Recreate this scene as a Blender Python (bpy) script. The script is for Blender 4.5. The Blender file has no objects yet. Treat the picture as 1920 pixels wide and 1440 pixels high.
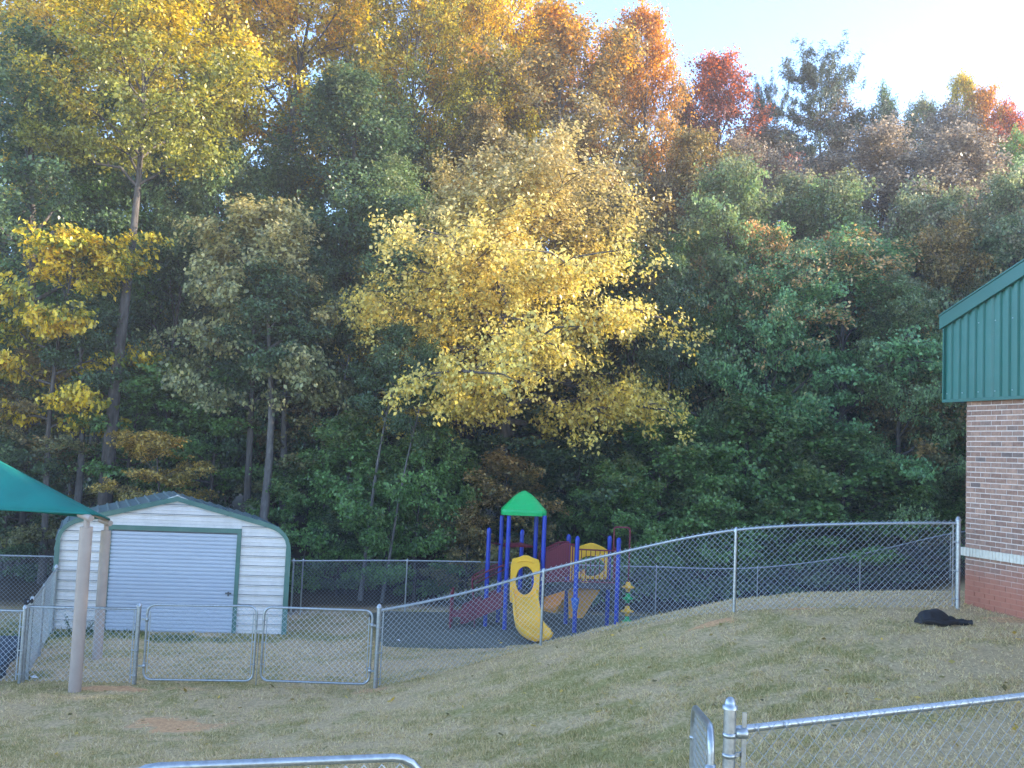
import bpy, math, random
import numpy as np
from mathutils import Matrix, Vector, Euler

S = bpy.context.scene
C = S.collection
R_ = math.radians

# ------------------------------------------------------------------ camera, sky, sun, exposure
CAM_H = 3.9
FPX = 1800.0
PITCH = math.atan(125.0 / FPX)
ROLL = 0.042
cam_data = bpy.data.cameras.new('camera')
cam_data.sensor_fit = 'HORIZONTAL'
cam_data.sensor_width = 36.0
cam_data.lens = 36.0 * FPX / 1920.0
cam_data.clip_end = 3000.0
cam = bpy.data.objects.new('camera', cam_data)
C.objects.link(cam)
CAM_ROT = Matrix.Rotation(math.pi / 2 + PITCH, 4, 'X') @ Matrix.Rotation(ROLL, 4, 'Z')
cam.matrix_world = Matrix.Translation((0, 0, CAM_H)) @ CAM_ROT
S.camera = cam

SUN_AZ, SUN_EL = R_(84), R_(19)          # clockwise from +Y, above the horizon
world = bpy.data.worlds.new('World')
S.world = world
world.use_nodes = True
wn = world.node_tree.nodes
wl = world.node_tree.links
wn.clear()
w_out = wn.new('ShaderNodeOutputWorld')
w_bg = wn.new('ShaderNodeBackground')
w_sky = wn.new('ShaderNodeTexSky')
w_sky.sky_type = 'NISHITA'
w_sky.sun_disc = False
w_sky.sun_elevation = SUN_EL
w_sky.sun_rotation = SUN_AZ
w_sky.altitude = 200
w_sky.air_density = 0.6
w_sky.dust_density = 0.35
w_sky.ozone_density = 1.8
w_bg.inputs['Strength'].default_value = 0.15
wl.new(w_sky.outputs[0], w_bg.inputs[0])
wl.new(w_bg.outputs[0], w_out.inputs[0])

sun_data = bpy.data.lights.new('sun', 'SUN')
sun_data.energy = 2.2
sun_data.angle = R_(0.5)
sun_data.color = (1.0, 0.86, 0.66)
sun = bpy.data.objects.new('sun', sun_data)
C.objects.link(sun)
sun_dir = Vector((math.cos(SUN_EL) * math.sin(SUN_AZ), math.cos(SUN_EL) * math.cos(SUN_AZ), math.sin(SUN_EL)))
sun.rotation_euler = sun_dir.to_track_quat('Z', 'Y').to_euler()
sun.location = sun_dir * 80

vs = S.view_settings
vs.view_transform = 'Standard'
vs.look = 'None'
vs.gamma = 1.0
vs.use_curve_mapping = False
vs.exposure = 2.72
S.render.engine = 'CYCLES'
S.cycles.max_bounces = 8
S.cycles.diffuse_bounces = 6
S.cycles.glossy_bounces = 2
S.cycles.transmission_bounces = 4
S.cycles.transparent_max_bounces = 4
S.cycles.use_denoising = True
S.cycles.denoising_prefilter = 'NONE'
S.cycles.sample_clamp_indirect = 4.0
S.cycles.sample_clamp_direct = 5.0
S.cycles.caustics_reflective = False
S.cycles.caustics_refractive = False


# ------------------------------------------------------------------ small helpers
def at(px, py, Y):
    """Point seen at photo pixel (px, py) that stands Y metres in front of the camera."""
    d = CAM_ROT.to_3x3() @ Vector(((px - 960) / FPX, -(py - 720) / FPX, -1.0))
    k = Y / d.y
    return Vector((d.x * k, Y, CAM_H + d.z * k))


def thing(name, label, cat, loc=(0, 0, 0), rz=0.0, group=None):
    o = bpy.data.objects.new(name, None)
    o.empty_display_size = 0.2
    C.objects.link(o)
    o.location = loc
    o.rotation_euler = (0, 0, rz)
    o['label'] = label
    o['category'] = cat
    if group:
        o['group'] = group
    return o


def tag(o, label=None, cat=None, group=None, kind=None):
    for k, v in (('label', label), ('category', cat), ('group', group), ('kind', kind)):
        if v:
            o[k] = v
    return o


class MB:
    """Collects vertices and faces; build() links them as ONE mesh object."""
    def __init__(self):
        self.v, self.f, self.sm = [], [], []

    def add(self, vs_, fs, smooth=False):
        b = len(self.v)
        self.v.extend([tuple(p) for p in vs_])
        for f in fs:
            self.f.append(tuple(i + b for i in f))
            self.sm.append(smooth)

    def box(self, x0, x1, y0, y1, z0, z1, M=None):
        p = [Vector((x, y, z)) for z in (z0, z1) for y in (y0, y1) for x in (x0, x1)]
        if M is not None:
            p = [M @ q for q in p]
        self.add(p, [(0, 2, 3, 1), (4, 5, 7, 6), (0, 1, 5, 4), (2, 6, 7, 3), (0, 4, 6, 2), (1, 3, 7, 5)])

    def tube(self, pts, r, n=8, closed=False, caps=True, smooth=True):
        pts = [Vector(p) for p in pts]
        m = len(pts)
        rr = r if hasattr(r, '__len__') else [r] * m
        ups = None
        rings = []
        for i, p in enumerate(pts):
            if closed:
                t = pts[(i + 1) % m] - pts[i - 1]
            else:
                t = pts[min(i + 1, m - 1)] - pts[max(i - 1, 0)]
            if t.length < 1e-9:
                t = Vector((0, 0, 1))
            t.normalize()
            if ups is None:
                a = Vector((0, 0, 1)) if abs(t.z) < 0.9 else Vector((1, 0, 0))
                ups = (a - t * a.dot(t)).normalized()
            else:
                ups = ups - t * ups.dot(t)
                if ups.length < 1e-6:
                    a = Vector((0, 0, 1)) if abs(t.z) < 0.9 else Vector((1, 0, 0))
                    ups = a - t * a.dot(t)
                ups.normalize()
            s = t.cross(ups)
            rings.append([p + (ups * math.cos(2 * math.pi * k / n) + s * math.sin(2 * math.pi * k / n)) * rr[i] for k in range(n)])
        vs_ = [q for ring in rings for q in ring]
        fs = []
        for i in range(m if closed else m - 1):
            j = (i + 1) % m
            for k in range(n):
                k2 = (k + 1) % n
                fs.append((i * n + k, i * n + k2, j * n + k2, j * n + k))
        self.add(vs_, fs, smooth)
        if caps and not closed:
            self.add(rings[0], [tuple(range(n - 1, -1, -1))])
            self.add(rings[-1], [tuple(range(n))])

    def lathe(self, prof, n=16, M=None, smooth=True):
        vs_, fs = [], []
        for r, z in prof:
            for k in range(n):
                a = 2 * math.pi * k / n
                q = Vector((r * math.cos(a), r * math.sin(a), z))
                vs_.append(M @ q if M is not None else q)
        for i in range(len(prof) - 1):
            for k in range(n):
                k2 = (k + 1) % n
                fs.append((i * n + k, i * n + k2, (i + 1) * n + k2, (i + 1) * n + k))
        self.add(vs_, fs, smooth)
        self.add(vs_[:n], [tuple(range(n - 1, -1, -1))])
        self.add(vs_[-n:], [tuple(range(n))])

    def prism(self, poly, y0, y1, M=None):
        """Polygon in XZ (counter-clockwise seen from -Y) extruded from y0 to y1."""
        n = len(poly)
        p = [Vector((x, y0, z)) for x, z in poly] + [Vector((x, y1, z)) for x, z in poly]
        if M is not None:
            p = [M @ q for q in p]
        fs = [tuple(range(n)), tuple(range(2 * n - 1, n - 1, -1))]
        for i in range(n):
            j = (i + 1) % n
            fs.append((i, i + n, j + n, j))
        self.add(p, fs)

    def mesh(self, name, mat=None):
        me = bpy.data.meshes.new(name)
        me.from_pydata(self.v, [], self.f)
        if self.sm:
            me.polygons.foreach_set('use_smooth', self.sm)
        if mat:
            me.materials.append(mat)
        me.update()
        return me

    def build(self, name, mat, parent=None):
        return link(name, self.mesh(name, mat), parent)


def link(name, me, parent=None):
    o = bpy.data.objects.new(name, me)
    C.objects.link(o)
    if parent is not None:
        o.parent = parent
    return o


def dup_tree(o, parent=None):
    c = o.copy()
    C.objects.link(c)
    c.parent = parent
    for ch in list(o.children):
        dup_tree(ch, c)
    return c


def np_mesh(name, verts, faces, mat=None, attrs=None, domain='FACE', smooth=False):
    """verts (n,3), faces (m,k) numpy arrays."""
    me = bpy.data.meshes.new(name)
    nv, (nf, k) = len(verts), faces.shape
    me.vertices.add(nv)
    me.vertices.foreach_set('co', np.ascontiguousarray(verts, dtype=np.float32).ravel())
    me.loops.add(nf * k)
    me.loops.foreach_set('vertex_index', np.ascontiguousarray(faces, dtype=np.int32).ravel())
    me.polygons.add(nf)
    me.polygons.foreach_set('loop_start', np.arange(0, nf * k, k, dtype=np.int32))
    me.polygons.foreach_set('loop_total', np.full(nf, k, dtype=np.int32))
    if smooth:
        me.polygons.foreach_set('use_smooth', np.ones(nf, dtype=bool))
    me.update(calc_edges=True)
    for an, av in (attrs or {}).items():
        a = me.attributes.new(an, 'FLOAT_VECTOR', domain)
        a.data.foreach_set('vector', np.ascontiguousarray(av, dtype=np.float32).ravel())
    if mat:
        me.materials.append(mat)
    return me


def vnoise(x, y, seed=0):
    """Value noise on arrays, 0..1."""
    x = np.asarray(x, dtype=np.float64)
    y = np.asarray(y, dtype=np.float64)
    xi, yi = np.floor(x).astype(np.int64), np.floor(y).astype(np.int64)
    xf, yf = x - xi, y - yi
    u, v = xf * xf * (3 - 2 * xf), yf * yf * (3 - 2 * yf)

    def h(a, b):
        n = (a * 374761393 + b * 668265263 + seed * 1442695041) & 0xffffffff
        n = ((n ^ (n >> 13)) * 1274126177) & 0xffffffff
        return ((n ^ (n >> 16)) & 0xffff) / 65535.0
    return (h(xi, yi) * (1 - u) + h(xi + 1, yi) * u) * (1 - v) + (h(xi, yi + 1) * (1 - u) + h(xi + 1, yi + 1) * u) * v


def fbm(x, y, seed=0, o=4):
    t, a, s = 0, 0.5, 0
    for i in range(o):
        t = t + a * vnoise(x * 2 ** i, y * 2 ** i, seed + i * 17)
        s += a
        a *= 0.5
    return t / s


def sstep(a, b, x):
    t = np.clip((x - a) / (b - a), 0, 1)
    return t * t * (3 - 2 * t)


# ------------------------------------------------------------------ materials
def new_mat(name):
    m = bpy.data.materials.new(name)
    m.use_nodes = True
    nt = m.node_tree
    b = nt.nodes['Principled BSDF']
    return m, nt, b


def N(nt, t, **kw):
    n = nt.nodes.new(t)
    for k, v in kw.items():
        setattr(n, k, v)
    return n


def setin(n, **kw):
    for k, v in kw.items():
        n.inputs[k.replace('_', ' ')].default_value = v


def ramp(nt, stops):
    r = N(nt, 'ShaderNodeValToRGB')
    e = r.color_ramp.elements
    while len(e) < len(stops):
        e.new(0.5)
    for i, (p, c) in enumerate(stops):
        e[i].position = p
        e[i].color = (*c, 1)
    return r


def surf(name, col, rough=0.5, metal=0.0, var=0.12, scale=6.0, bump=0.0, bscale=40.0, spec=0.5, dirt=None, dirt_amt=0.4, dscale=3.0):
    """A painted / moulded surface: base colour with slight blotches, dirt patches and fine relief."""
    m, nt, b = new_mat(name)
    L = nt.links.new
    tc = N(nt, 'ShaderNodeTexCoord')
    n1 = N(nt, 'ShaderNodeTexNoise')
    setin(n1, Scale=scale, Detail=6.0, Roughness=0.6)
    L(tc.outputs['Object'], n1.inputs['Vector'])
    lo = tuple(max(0, c * (1 - var)) for c in col)
    hi = tuple(min(1, c * (1 + var)) for c in col)
    r1 = ramp(nt, [(0.3, lo), (0.7, hi)])
    L(n1.outputs['Fac'], r1.inputs['Fac'])
    out = r1.outputs['Color']
    if dirt:
        n2 = N(nt, 'ShaderNodeTexNoise')
        setin(n2, Scale=dscale, Detail=8.0, Roughness=0.7)
        L(tc.outputs['Object'], n2.inputs['Vector'])
        r2 = ramp(nt, [(0.45, (0, 0, 0)), (0.75, (dirt_amt,) * 3)])
        L(n2.outputs['Fac'], r2.inputs['Fac'])
        mx = N(nt, 'ShaderNodeMixRGB')
        L(r2.outputs['Color'], mx.inputs['Fac'])
        L(out, mx.inputs['Color1'])
        mx.inputs['Color2'].default_value = (*dirt, 1)
        out = mx.outputs['Color']
    L(out, b.inputs['Base Color'])
    b.inputs['Roughness'].default_value = rough
    b.inputs['Metallic'].default_value = metal
    b.inputs['Specular IOR Level'].default_value = spec
    if bump:
        n3 = N(nt, 'ShaderNodeTexNoise')
        setin(n3, Scale=bscale, Detail=4.0)
        L(tc.outputs['Object'], n3.inputs['Vector'])
        bp = N(nt, 'ShaderNodeBump')
        setin(bp, Strength=bump, Distance=0.01)
        L(n3.outputs['Fac'], bp.inputs['Height'])
        L(bp.outputs['Normal'], b.inputs['Normal'])
    return m


M = {}
M['galv'] = surf('galvanised_steel', (0.40, 0.42, 0.42), 0.38, 0.85, 0.22, 30, 0.05, 80)
M['wire'] = surf('galvanised_wire', (0.46, 0.49, 0.50), 0.5, 0.5, 0.1, 20)
M['wire_far'] = surf('weathered_wire', (0.30, 0.32, 0.33), 0.6, 0.4, 0.1, 20)
M['shed_white'] = surf('white_sheet_metal', (0.76, 0.70, 0.64), 0.45, 0.0, 0.05, 4, 0.03, 8, dirt=(0.38, 0.33, 0.27), dirt_amt=0.35, dscale=2.5)
M['door_white'] = surf('white_roll_door', (0.53, 0.56, 0.61), 0.4, 0.0, 0.05, 3, dirt=(0.32, 0.35, 0.38), dirt_amt=0.3)
M['shed_green'] = surf('green_trim_paint', (0.075, 0.17, 0.13), 0.4, 0.0, 0.12, 5, dirt=(0.25, 0.27, 0.24), dirt_amt=0.25)
M['shed_roof'] = surf('green_roof_sheet', (0.10, 0.16, 0.17), 0.4, 0.0, 0.2, 3, dirt=(0.2, 0.2, 0.18), dirt_amt=0.5)
M['tan_post'] = surf('tan_powder_coat', (0.40, 0.31, 0.245), 0.5, 0.0, 0.06, 4, 0.04, 60, dirt=(0.32, 0.2, 0.13), dirt_amt=0.35)
M['teal'] = surf('teal_shade_fabric', (0.006, 0.155, 0.125), 0.8, 0.0, 0.1, 3, 0.1, 300, spec=0.2)
M['blue'] = surf('blue_powder_coat', (0.012, 0.045, 0.36), 0.35, 0.0, 0.12, 5)
M['maroon'] = surf('maroon_coat', (0.16, 0.012, 0.028), 0.45, 0.0, 0.15, 8)
M['yellow'] = surf('yellow_plastic', (0.92, 0.49, 0.018), 0.38, 0.0, 0.06, 4, dirt=(0.55, 0.33, 0.06), dirt_amt=0.35)
M['roof_green'] = surf('green_plastic', (0.0, 0.42, 0.105), 0.36, 0.0, 0.06, 4)
M['shaded_yellow_plastic'] = surf('shaded_yellow_plastic', (0.92, 0.40, 0.015), 0.4, 0.0, 0.08, 4, dirt=(0.35, 0.16, 0.03), dirt_amt=0.4)  # yellow slide plastic, with the shade under the deck put into its colour
M['deck'] = surf('dark_brown_deck', (0.05, 0.04, 0.042), 0.7, 0.0, 0.2, 10)
M['label'] = surf('white_label', (0.75, 0.75, 0.75), 0.5)
M['metal_green'] = surf('green_wall_sheet', (0.026, 0.15, 0.118), 0.36, 0.0, 0.07, 1.5, 0.02, 5, dirt=(0.10, 0.22, 0.22), dirt_amt=0.3, dscale=0.8)
M['metal_trim'] = surf('green_fascia', (0.020, 0.125, 0.10), 0.34, 0.0, 0.06, 1.5)
M['soffit'] = surf('dark_soffit', (0.05, 0.07, 0.07), 0.6)
M['jacket'] = surf('black_fabric', (0.010, 0.0095, 0.011), 0.6, 0.0, 0.5, 20, 0.5, 40, spec=0.4)
M['paper'] = surf('white_paper', (0.8, 0.8, 0.8), 0.7)
M['dark_steel'] = surf('dark_steel', (0.12, 0.12, 0.12), 0.45, 0.6)
M['rope'] = surf('black_strap', (0.02, 0.02, 0.022), 0.8)


def clay_mask(nt, z0, z1):
    """Red clay splashed up a wall foot: factor 1 below z0, 0 above z1, ragged."""
    L = nt.links.new
    g = N(nt, 'ShaderNodeNewGeometry')
    sx = N(nt, 'ShaderNodeSeparateXYZ')
    L(g.outputs['Position'], sx.inputs[0])
    n = N(nt, 'ShaderNodeTexNoise')
    setin(n, Scale=2.5, Detail=6.0, Roughness=0.65)
    L(g.outputs['Position'], n.inputs['Vector'])
    ad = N(nt, 'ShaderNodeMath', operation='MULTIPLY_ADD')
    L(n.outputs['Fac'], ad.inputs[0])
    ad.inputs[1].default_value = -0.5
    L(sx.outputs['Z'], ad.inputs[2])
    mr = N(nt, 'ShaderNodeMapRange', interpolation_type='SMOOTHSTEP')
    L(ad.outputs[0], mr.inputs['Value'])
    setin(mr, From_Min=z0 - 0.25, From_Max=z1 - 0.25, To_Min=0.9, To_Max=0.0)
    return mr.outputs[0]


def brick_mat():
    m, nt, b = new_mat('brown_brick')
    L = nt.links.new
    oi = N(nt, 'ShaderNodeObjectInfo')
    r = ramp(nt, [(0.0, (0.27, 0.15, 0.105)), (0.3, (0.33, 0.185, 0.125)), (0.6, (0.36, 0.21, 0.145)), (0.88, (0.45, 0.26, 0.175)), (1.0, (0.19, 0.13, 0.105))])
    L(oi.outputs['Random'], r.inputs['Fac'])
    g = N(nt, 'ShaderNodeNewGeometry')
    n = N(nt, 'ShaderNodeTexNoise')
    setin(n, Scale=16.0, Detail=6.0, Roughness=0.7)
    L(g.outputs['Position'], n.inputs['Vector'])
    r2 = ramp(nt, [(0.3, (0.7,) * 3), (0.75, (1.35,) * 3)])
    L(n.outputs['Fac'], r2.inputs['Fac'])
    mu = N(nt, 'ShaderNodeMixRGB', blend_type='MULTIPLY')
    mu.inputs['Fac'].default_value = 1.0
    L(r.outputs['Color'], mu.inputs['Color1'])
    L(r2.outputs['Color'], mu.inputs['Color2'])
    mx = N(nt, 'ShaderNodeMixRGB')
    L(clay_mask(nt, BRICK_Z + 0.30, BRICK_Z + 0.78), mx.inputs['Fac'])
    L(mu.outputs['Color'], mx.inputs['Color1'])
    mx.inputs['Color2'].default_value = (0.42, 0.145, 0.085, 1)
    L(mx.outputs['Color'], b.inputs['Base Color'])
    b.inputs['Roughness'].default_value = 0.85
    bp = N(nt, 'ShaderNodeBump')
    setin(bp, Strength=0.4, Distance=0.004)
    L(n.outputs['Fac'], bp.inputs['Height'])
    L(bp.outputs['Normal'], b.inputs['Normal'])
    return m


def mortar_mat():
    m, nt, b = new_mat('pale_mortar')
    L = nt.links.new
    g = N(nt, 'ShaderNodeNewGeometry')
    n = N(nt, 'ShaderNodeTexNoise')
    setin(n, Scale=12.0, Detail=6.0)
    L(g.outputs['Position'], n.inputs['Vector'])
    r = ramp(nt, [(0.3, (0.66, 0.53, 0.45)), (0.7, (0.80, 0.67, 0.58))])
    L(n.outputs['Fac'], r.inputs['Fac'])
    mx = N(nt, 'ShaderNodeMixRGB')
    L(clay_mask(nt, BRICK_Z + 0.30, BRICK_Z + 0.78), mx.inputs['Fac'])
    L(r.outputs['Color'], mx.inputs['Color1'])
    mx.inputs['Color2'].default_value = (0.42, 0.16, 0.095, 1)
    L(mx.outputs['Color'], b.inputs['Base Color'])
    b.inputs['Roughness'].default_value = 0.9
    return m


def leaf_mat(name, base, turn=None, thr=0.55, soft=0.25, height_w=0.5, trans=0.40, var=0.55, tsat=1.0):
    """Leaves: own colour per leaf, some sprays turned to the autumn colour; thin enough to let light through."""
    m, nt, b = new_mat(name)
    L = nt.links.new
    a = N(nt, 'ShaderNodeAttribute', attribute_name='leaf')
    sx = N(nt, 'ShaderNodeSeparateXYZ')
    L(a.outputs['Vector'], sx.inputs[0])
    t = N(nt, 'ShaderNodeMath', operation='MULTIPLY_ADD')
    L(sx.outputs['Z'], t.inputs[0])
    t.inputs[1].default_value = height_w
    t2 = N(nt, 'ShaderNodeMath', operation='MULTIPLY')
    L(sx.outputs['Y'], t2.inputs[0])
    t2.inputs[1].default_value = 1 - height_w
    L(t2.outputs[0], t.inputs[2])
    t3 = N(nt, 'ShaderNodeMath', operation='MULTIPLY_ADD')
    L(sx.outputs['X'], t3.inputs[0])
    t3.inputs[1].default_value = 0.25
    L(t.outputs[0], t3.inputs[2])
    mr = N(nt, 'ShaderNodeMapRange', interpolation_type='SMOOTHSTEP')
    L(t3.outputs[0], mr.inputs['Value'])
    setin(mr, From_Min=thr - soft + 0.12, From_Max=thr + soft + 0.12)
    mx = N(nt, 'ShaderNodeMixRGB')
    L(mr.outputs[0], mx.inputs['Fac'])
    mx.inputs['Color1'].default_value = (*base, 1)
    mx.inputs['Color2'].default_value = (*(turn or base), 1)
    rv = N(nt, 'ShaderNodeMapRange')
    L(sx.outputs['X'], rv.inputs['Value'])
    setin(rv, To_Min=1 - var, To_Max=1 + var)
    mu = N(nt, 'ShaderNodeMixRGB', blend_type='MULTIPLY')
    mu.inputs['Fac'].default_value = 1.0
    L(mx.outputs['Color'], mu.inputs['Color1'])
    L(rv.outputs[0], mu.inputs['Color2'])
    L(mu.outputs['Color'], b.inputs['Base Color'])
    b.inputs['Roughness'].default_value = 0.38
    b.inputs['Specular IOR Level'].default_value = 0.45
    tr = N(nt, 'ShaderNodeBsdfTranslucent')
    hs = N(nt, 'ShaderNodeHueSaturation')
    setin(hs, Saturation=1.15 * tsat, Value=1.25)
    L(mu.outputs['Color'], hs.inputs['Color'])
    L(hs.outputs['Color'], tr.inputs['Color'])
    ms = N(nt, 'ShaderNodeMixShader')
    ms.inputs[0].default_value = trans
    L(b.outputs[0], ms.inputs[1])
    L(tr.outputs[0], ms.inputs[2])
    L(ms.outputs[0], nt.nodes['Material Output'].inputs['Surface'])
    return m


GREEN_D = (0.10, 0.155, 0.07)
GREEN = (0.165, 0.285, 0.085)
GREEN_G = (0.24, 0.335, 0.14)
OLIVE = (0.20, 0.19, 0.07)
MAUVE = (0.29, 0.25, 0.195)
LM = {
    'dark_green': leaf_mat('leaf_dark_green', GREEN_D, OLIVE, 0.85),
    'green': leaf_mat('leaf_green', GREEN, OLIVE, 0.8),
    'grey_green': leaf_mat('leaf_grey_green', GREEN_G, (0.22, 0.21, 0.11), 0.75),
    'pale_olive': leaf_mat('leaf_pale_olive', (0.26, 0.28, 0.13), (0.46, 0.39, 0.17), 0.5),
    'yellow_green': leaf_mat('leaf_yellow_green', (0.20, 0.23, 0.04), (0.74, 0.54, 0.06), 0.42, 0.25, 0.15),
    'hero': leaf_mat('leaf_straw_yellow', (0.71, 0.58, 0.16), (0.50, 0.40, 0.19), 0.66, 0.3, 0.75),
    'yellow_olive': leaf_mat('leaf_yellow_olive', (0.26, 0.26, 0.06), (0.66, 0.46, 0.05), 0.62, 0.3, 0.45),
    'gold': leaf_mat('leaf_gold', (0.50, 0.40, 0.07), (0.70, 0.44, 0.045), 0.58, 0.3, 0.3, 0.45),
    'orange_brown': leaf_mat('leaf_orange_brown', (0.32, 0.26, 0.12), (0.68, 0.33, 0.05), 0.76, 0.2, 0.75, 0.42),
    'orange': leaf_mat('leaf_orange', (0.34, 0.24, 0.11), (0.66, 0.30, 0.05), 0.62, 0.25, 0.6, 0.42),
    'red': leaf_mat('leaf_red', (0.19, 0.11, 0.10), (0.64, 0.18, 0.06), 0.72, 0.2, 0.8, 0.42),
    'mauve': leaf_mat('leaf_mauve_brown', MAUVE, (0.34, 0.26, 0.18), 0.65),
    'mauve_green': leaf_mat('leaf_mauve_green', (0.27, 0.36, 0.175), (0.36, 0.30, 0.18), 0.68),
    'turning': leaf_mat('leaf_green_turning', (0.22, 0.385, 0.16), (0.76, 0.44, 0.21), 0.73, 0.10, 0.5),
    'olive_brown': leaf_mat('leaf_olive_brown', (0.19, 0.19, 0.075), (0.36, 0.24, 0.09), 0.6),
    'yellow_brown': leaf_mat('leaf_yellow_brown', (0.28, 0.23, 0.07), (0.50, 0.34, 0.08), 0.5),
    'pine': leaf_mat('leaf_pine', (0.09, 0.12, 0.075), (0.13, 0.14, 0.08), 0.7, trans=0.2),
    'deep': leaf_mat('leaf_deep_wood', (0.10, 0.155, 0.06), (0.20, 0.17, 0.08), 0.7),
}


def bark_mat(name, dark, light):
    m, nt, b = new_mat(name)
    L = nt.links.new
    tc = N(nt, 'ShaderNodeTexCoord')
    mp = N(nt, 'ShaderNodeMapping')
    setin(mp, Scale=(5.0, 5.0, 1.1))
    L(tc.outputs['Object'], mp.inputs['Vector'])
    n = N(nt, 'ShaderNodeTexNoise')
    setin(n, Scale=2.2, Detail=8.0, Roughness=0.7)
    L(mp.outputs[0], n.inputs['Vector'])
    r = ramp(nt, [(0.3, dark), (0.55, tuple((p + q) / 2 for p, q in zip(dark, light))), (0.72, light)])
    L(n.outputs['Fac'], r.inputs['Fac'])
    L(r.outputs['Color'], b.inputs['Base Color'])
    b.inputs['Roughness'].default_value = 0.9
    bp = N(nt, 'ShaderNodeBump')
    setin(bp, Strength=0.8, Distance=0.03)
    L(n.outputs['Fac'], bp.inputs['Height'])
    L(bp.outputs['Normal'], b.inputs['Normal'])
    return m


M['bark'] = bark_mat('grey_brown_bark', (0.035, 0.027, 0.022), (0.17, 0.145, 0.125))
M['bark_pale'] = bark_mat('pale_grey_bark', (0.06, 0.05, 0.045), (0.24, 0.215, 0.19))

# ------------------------------------------------------------------ the ground
CP = [  # surveyed heights (x, y, z)
    (0, -6, 1.5), (0, 0, 1.45), (0, 4.8, 1.15), (1.1, 4.9, 1.38), (3.5, 5.6, 1.45), (6, 3, 1.6), (-6, 0, 1.2), (-5, 5, 0.95), (-10, 4, 0.7), (10, 0, 1.7),
    (6.4, 13.8, 1.9), (3.35, 14.35, 1.63), (0.52, 16.1, 0.67), (-2.17, 15.5, 0.03), (5.0, 14.0, 1.83), (2.0, 15.2, 1.2), (-0.8, 15.9, 0.28),
    (-7.9, 15.5, -0.08), (-6, 15.5, -0.04), (-4, 15.5, 0.0), (-4.5, 13.2, 0.05), (-8, 14, 0.0), (-6, 10.2, 0.3), (-2.5, 12.6, 0.2), (0, 11, 0.72), (2, 11, 1.22),
    (4, 11, 1.55), (6, 11, 1.72), (-2.5, 9, 0.62), (0, 8, 0.98), (3, 8, 1.4), (-12, 12, 0.0), (-10, 8, 0.45),
    (-5, 18, 0.0), (-9, 19, 0.0), (-1, 18, 0.03), (-13, 17, 0.0), (-7, 21, 0.0), (-2, 21, 0.0), (0, 20, 0.0), (2, 20, 0.02), (1, 22.5, 0.0), (4, 21.5, 0.0), (3.8, 24, -0.02),
    (6.5, 24.6, 0.0), (6.5, 22, 0.15), (9.4, 25.7, 0.35), (12, 26, 0.95), (9.5, 22, 0.75), (-3, 24, 0.0), (-10, 24, 0.0),
    (1.3, 17.3, 0.68), (2.9, 17.3, 1.08), (4.2, 17.0, 1.45), (6.2, 16.6, 1.74), (8.0, 16.8, 1.8), (0.3, 17.6, 0.3),
    (9, 12, 1.8), (12, 18, 1.7), (14, 14, 1.8), (15, 23, 1.5), (16, 6, 1.8),
    (-20, 10, 0.0), (-20, 25, 0.0), (0, 32, 0.0), (10, 32, 0.5), (-14, 32, 0.0), (20, 32, 1.2), (22, 20, 1.7), (22, 0, 1.9), (-18, -6, 0.6), (10, -8, 1.7),
    (0, 42, 0.3), (-25, 42, 0.3), (25, 42, 1.2),
]
_cp = np.array(CP, dtype=np.float64)


def _tps(r2):
    return np.where(r2 > 1e-12, 0.5 * r2 * np.log(np.maximum(r2, 1e-12)), 0.0)


_n = len(_cp)
_A = np.zeros((_n + 3, _n + 3))
_d2 = ((_cp[:, None, :2] - _cp[None, :, :2]) ** 2).sum(-1)
_A[:_n, :_n] = _tps(_d2) + np.eye(_n) * 0.12
_A[:_n, _n] = 1
_A[:_n, _n + 1:] = _cp[:, :2]
_A[_n, :_n] = 1
_A[_n + 1:, :_n] = _cp[:, :2].T
_w = np.linalg.solve(_A, np.concatenate([_cp[:, 2], np.zeros(3)]))


def gz_np(x, y):
    x = np.asarray(x, dtype=np.float64)
    y = np.asarray(y, dtype=np.float64)
    xc, yc = np.clip(x, -22, 24), np.clip(y, -7, 43)
    shp = xc.shape
    p = np.stack([xc.ravel(), yc.ravel()], -1)
    out = np.empty(len(p))
    for i in range(0, len(p), 20000):
        q = p[i:i + 20000]
        d2 = ((q[:, None, :] - _cp[None, :, :2]) ** 2).sum(-1)
        out[i:i + 20000] = _tps(d2) @ _w[:_n] + _w[_n] + q @ _w[_n + 1:]
    return out.reshape(shp)


def gz(x, y):
    return float(gz_np(np.array([x]), np.array([y]))[0])


def on_ground(px, py):
    """Point of the ground seen at photo pixel (px, py)."""
    y = 4.0
    while y < 40:
        p = at(px, py, y)
        if p.z <= gz(p.x, y):
            break
        y += 0.1
    return at(px, py, y)


def spot_mask(x, y, spots, seed=3):
    m = np.zeros_like(np.asarray(x, dtype=np.float64))
    nz = 0.55 * fbm(np.asarray(x) * 2.3, np.asarray(y) * 2.3, seed) + 0.45 * fbm(np.asarray(x) * 7.0, np.asarray(y) * 9.0, seed + 50)
    for sx, sy, rx, ry, k in spots:
        d = np.sqrt(((x - sx) / rx) ** 2 + ((y - sy) / ry) ** 2)
        m = np.maximum(m, k * sstep(1.15, 0.35, d + (nz - 0.5) * 2.0))
    return m


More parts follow.
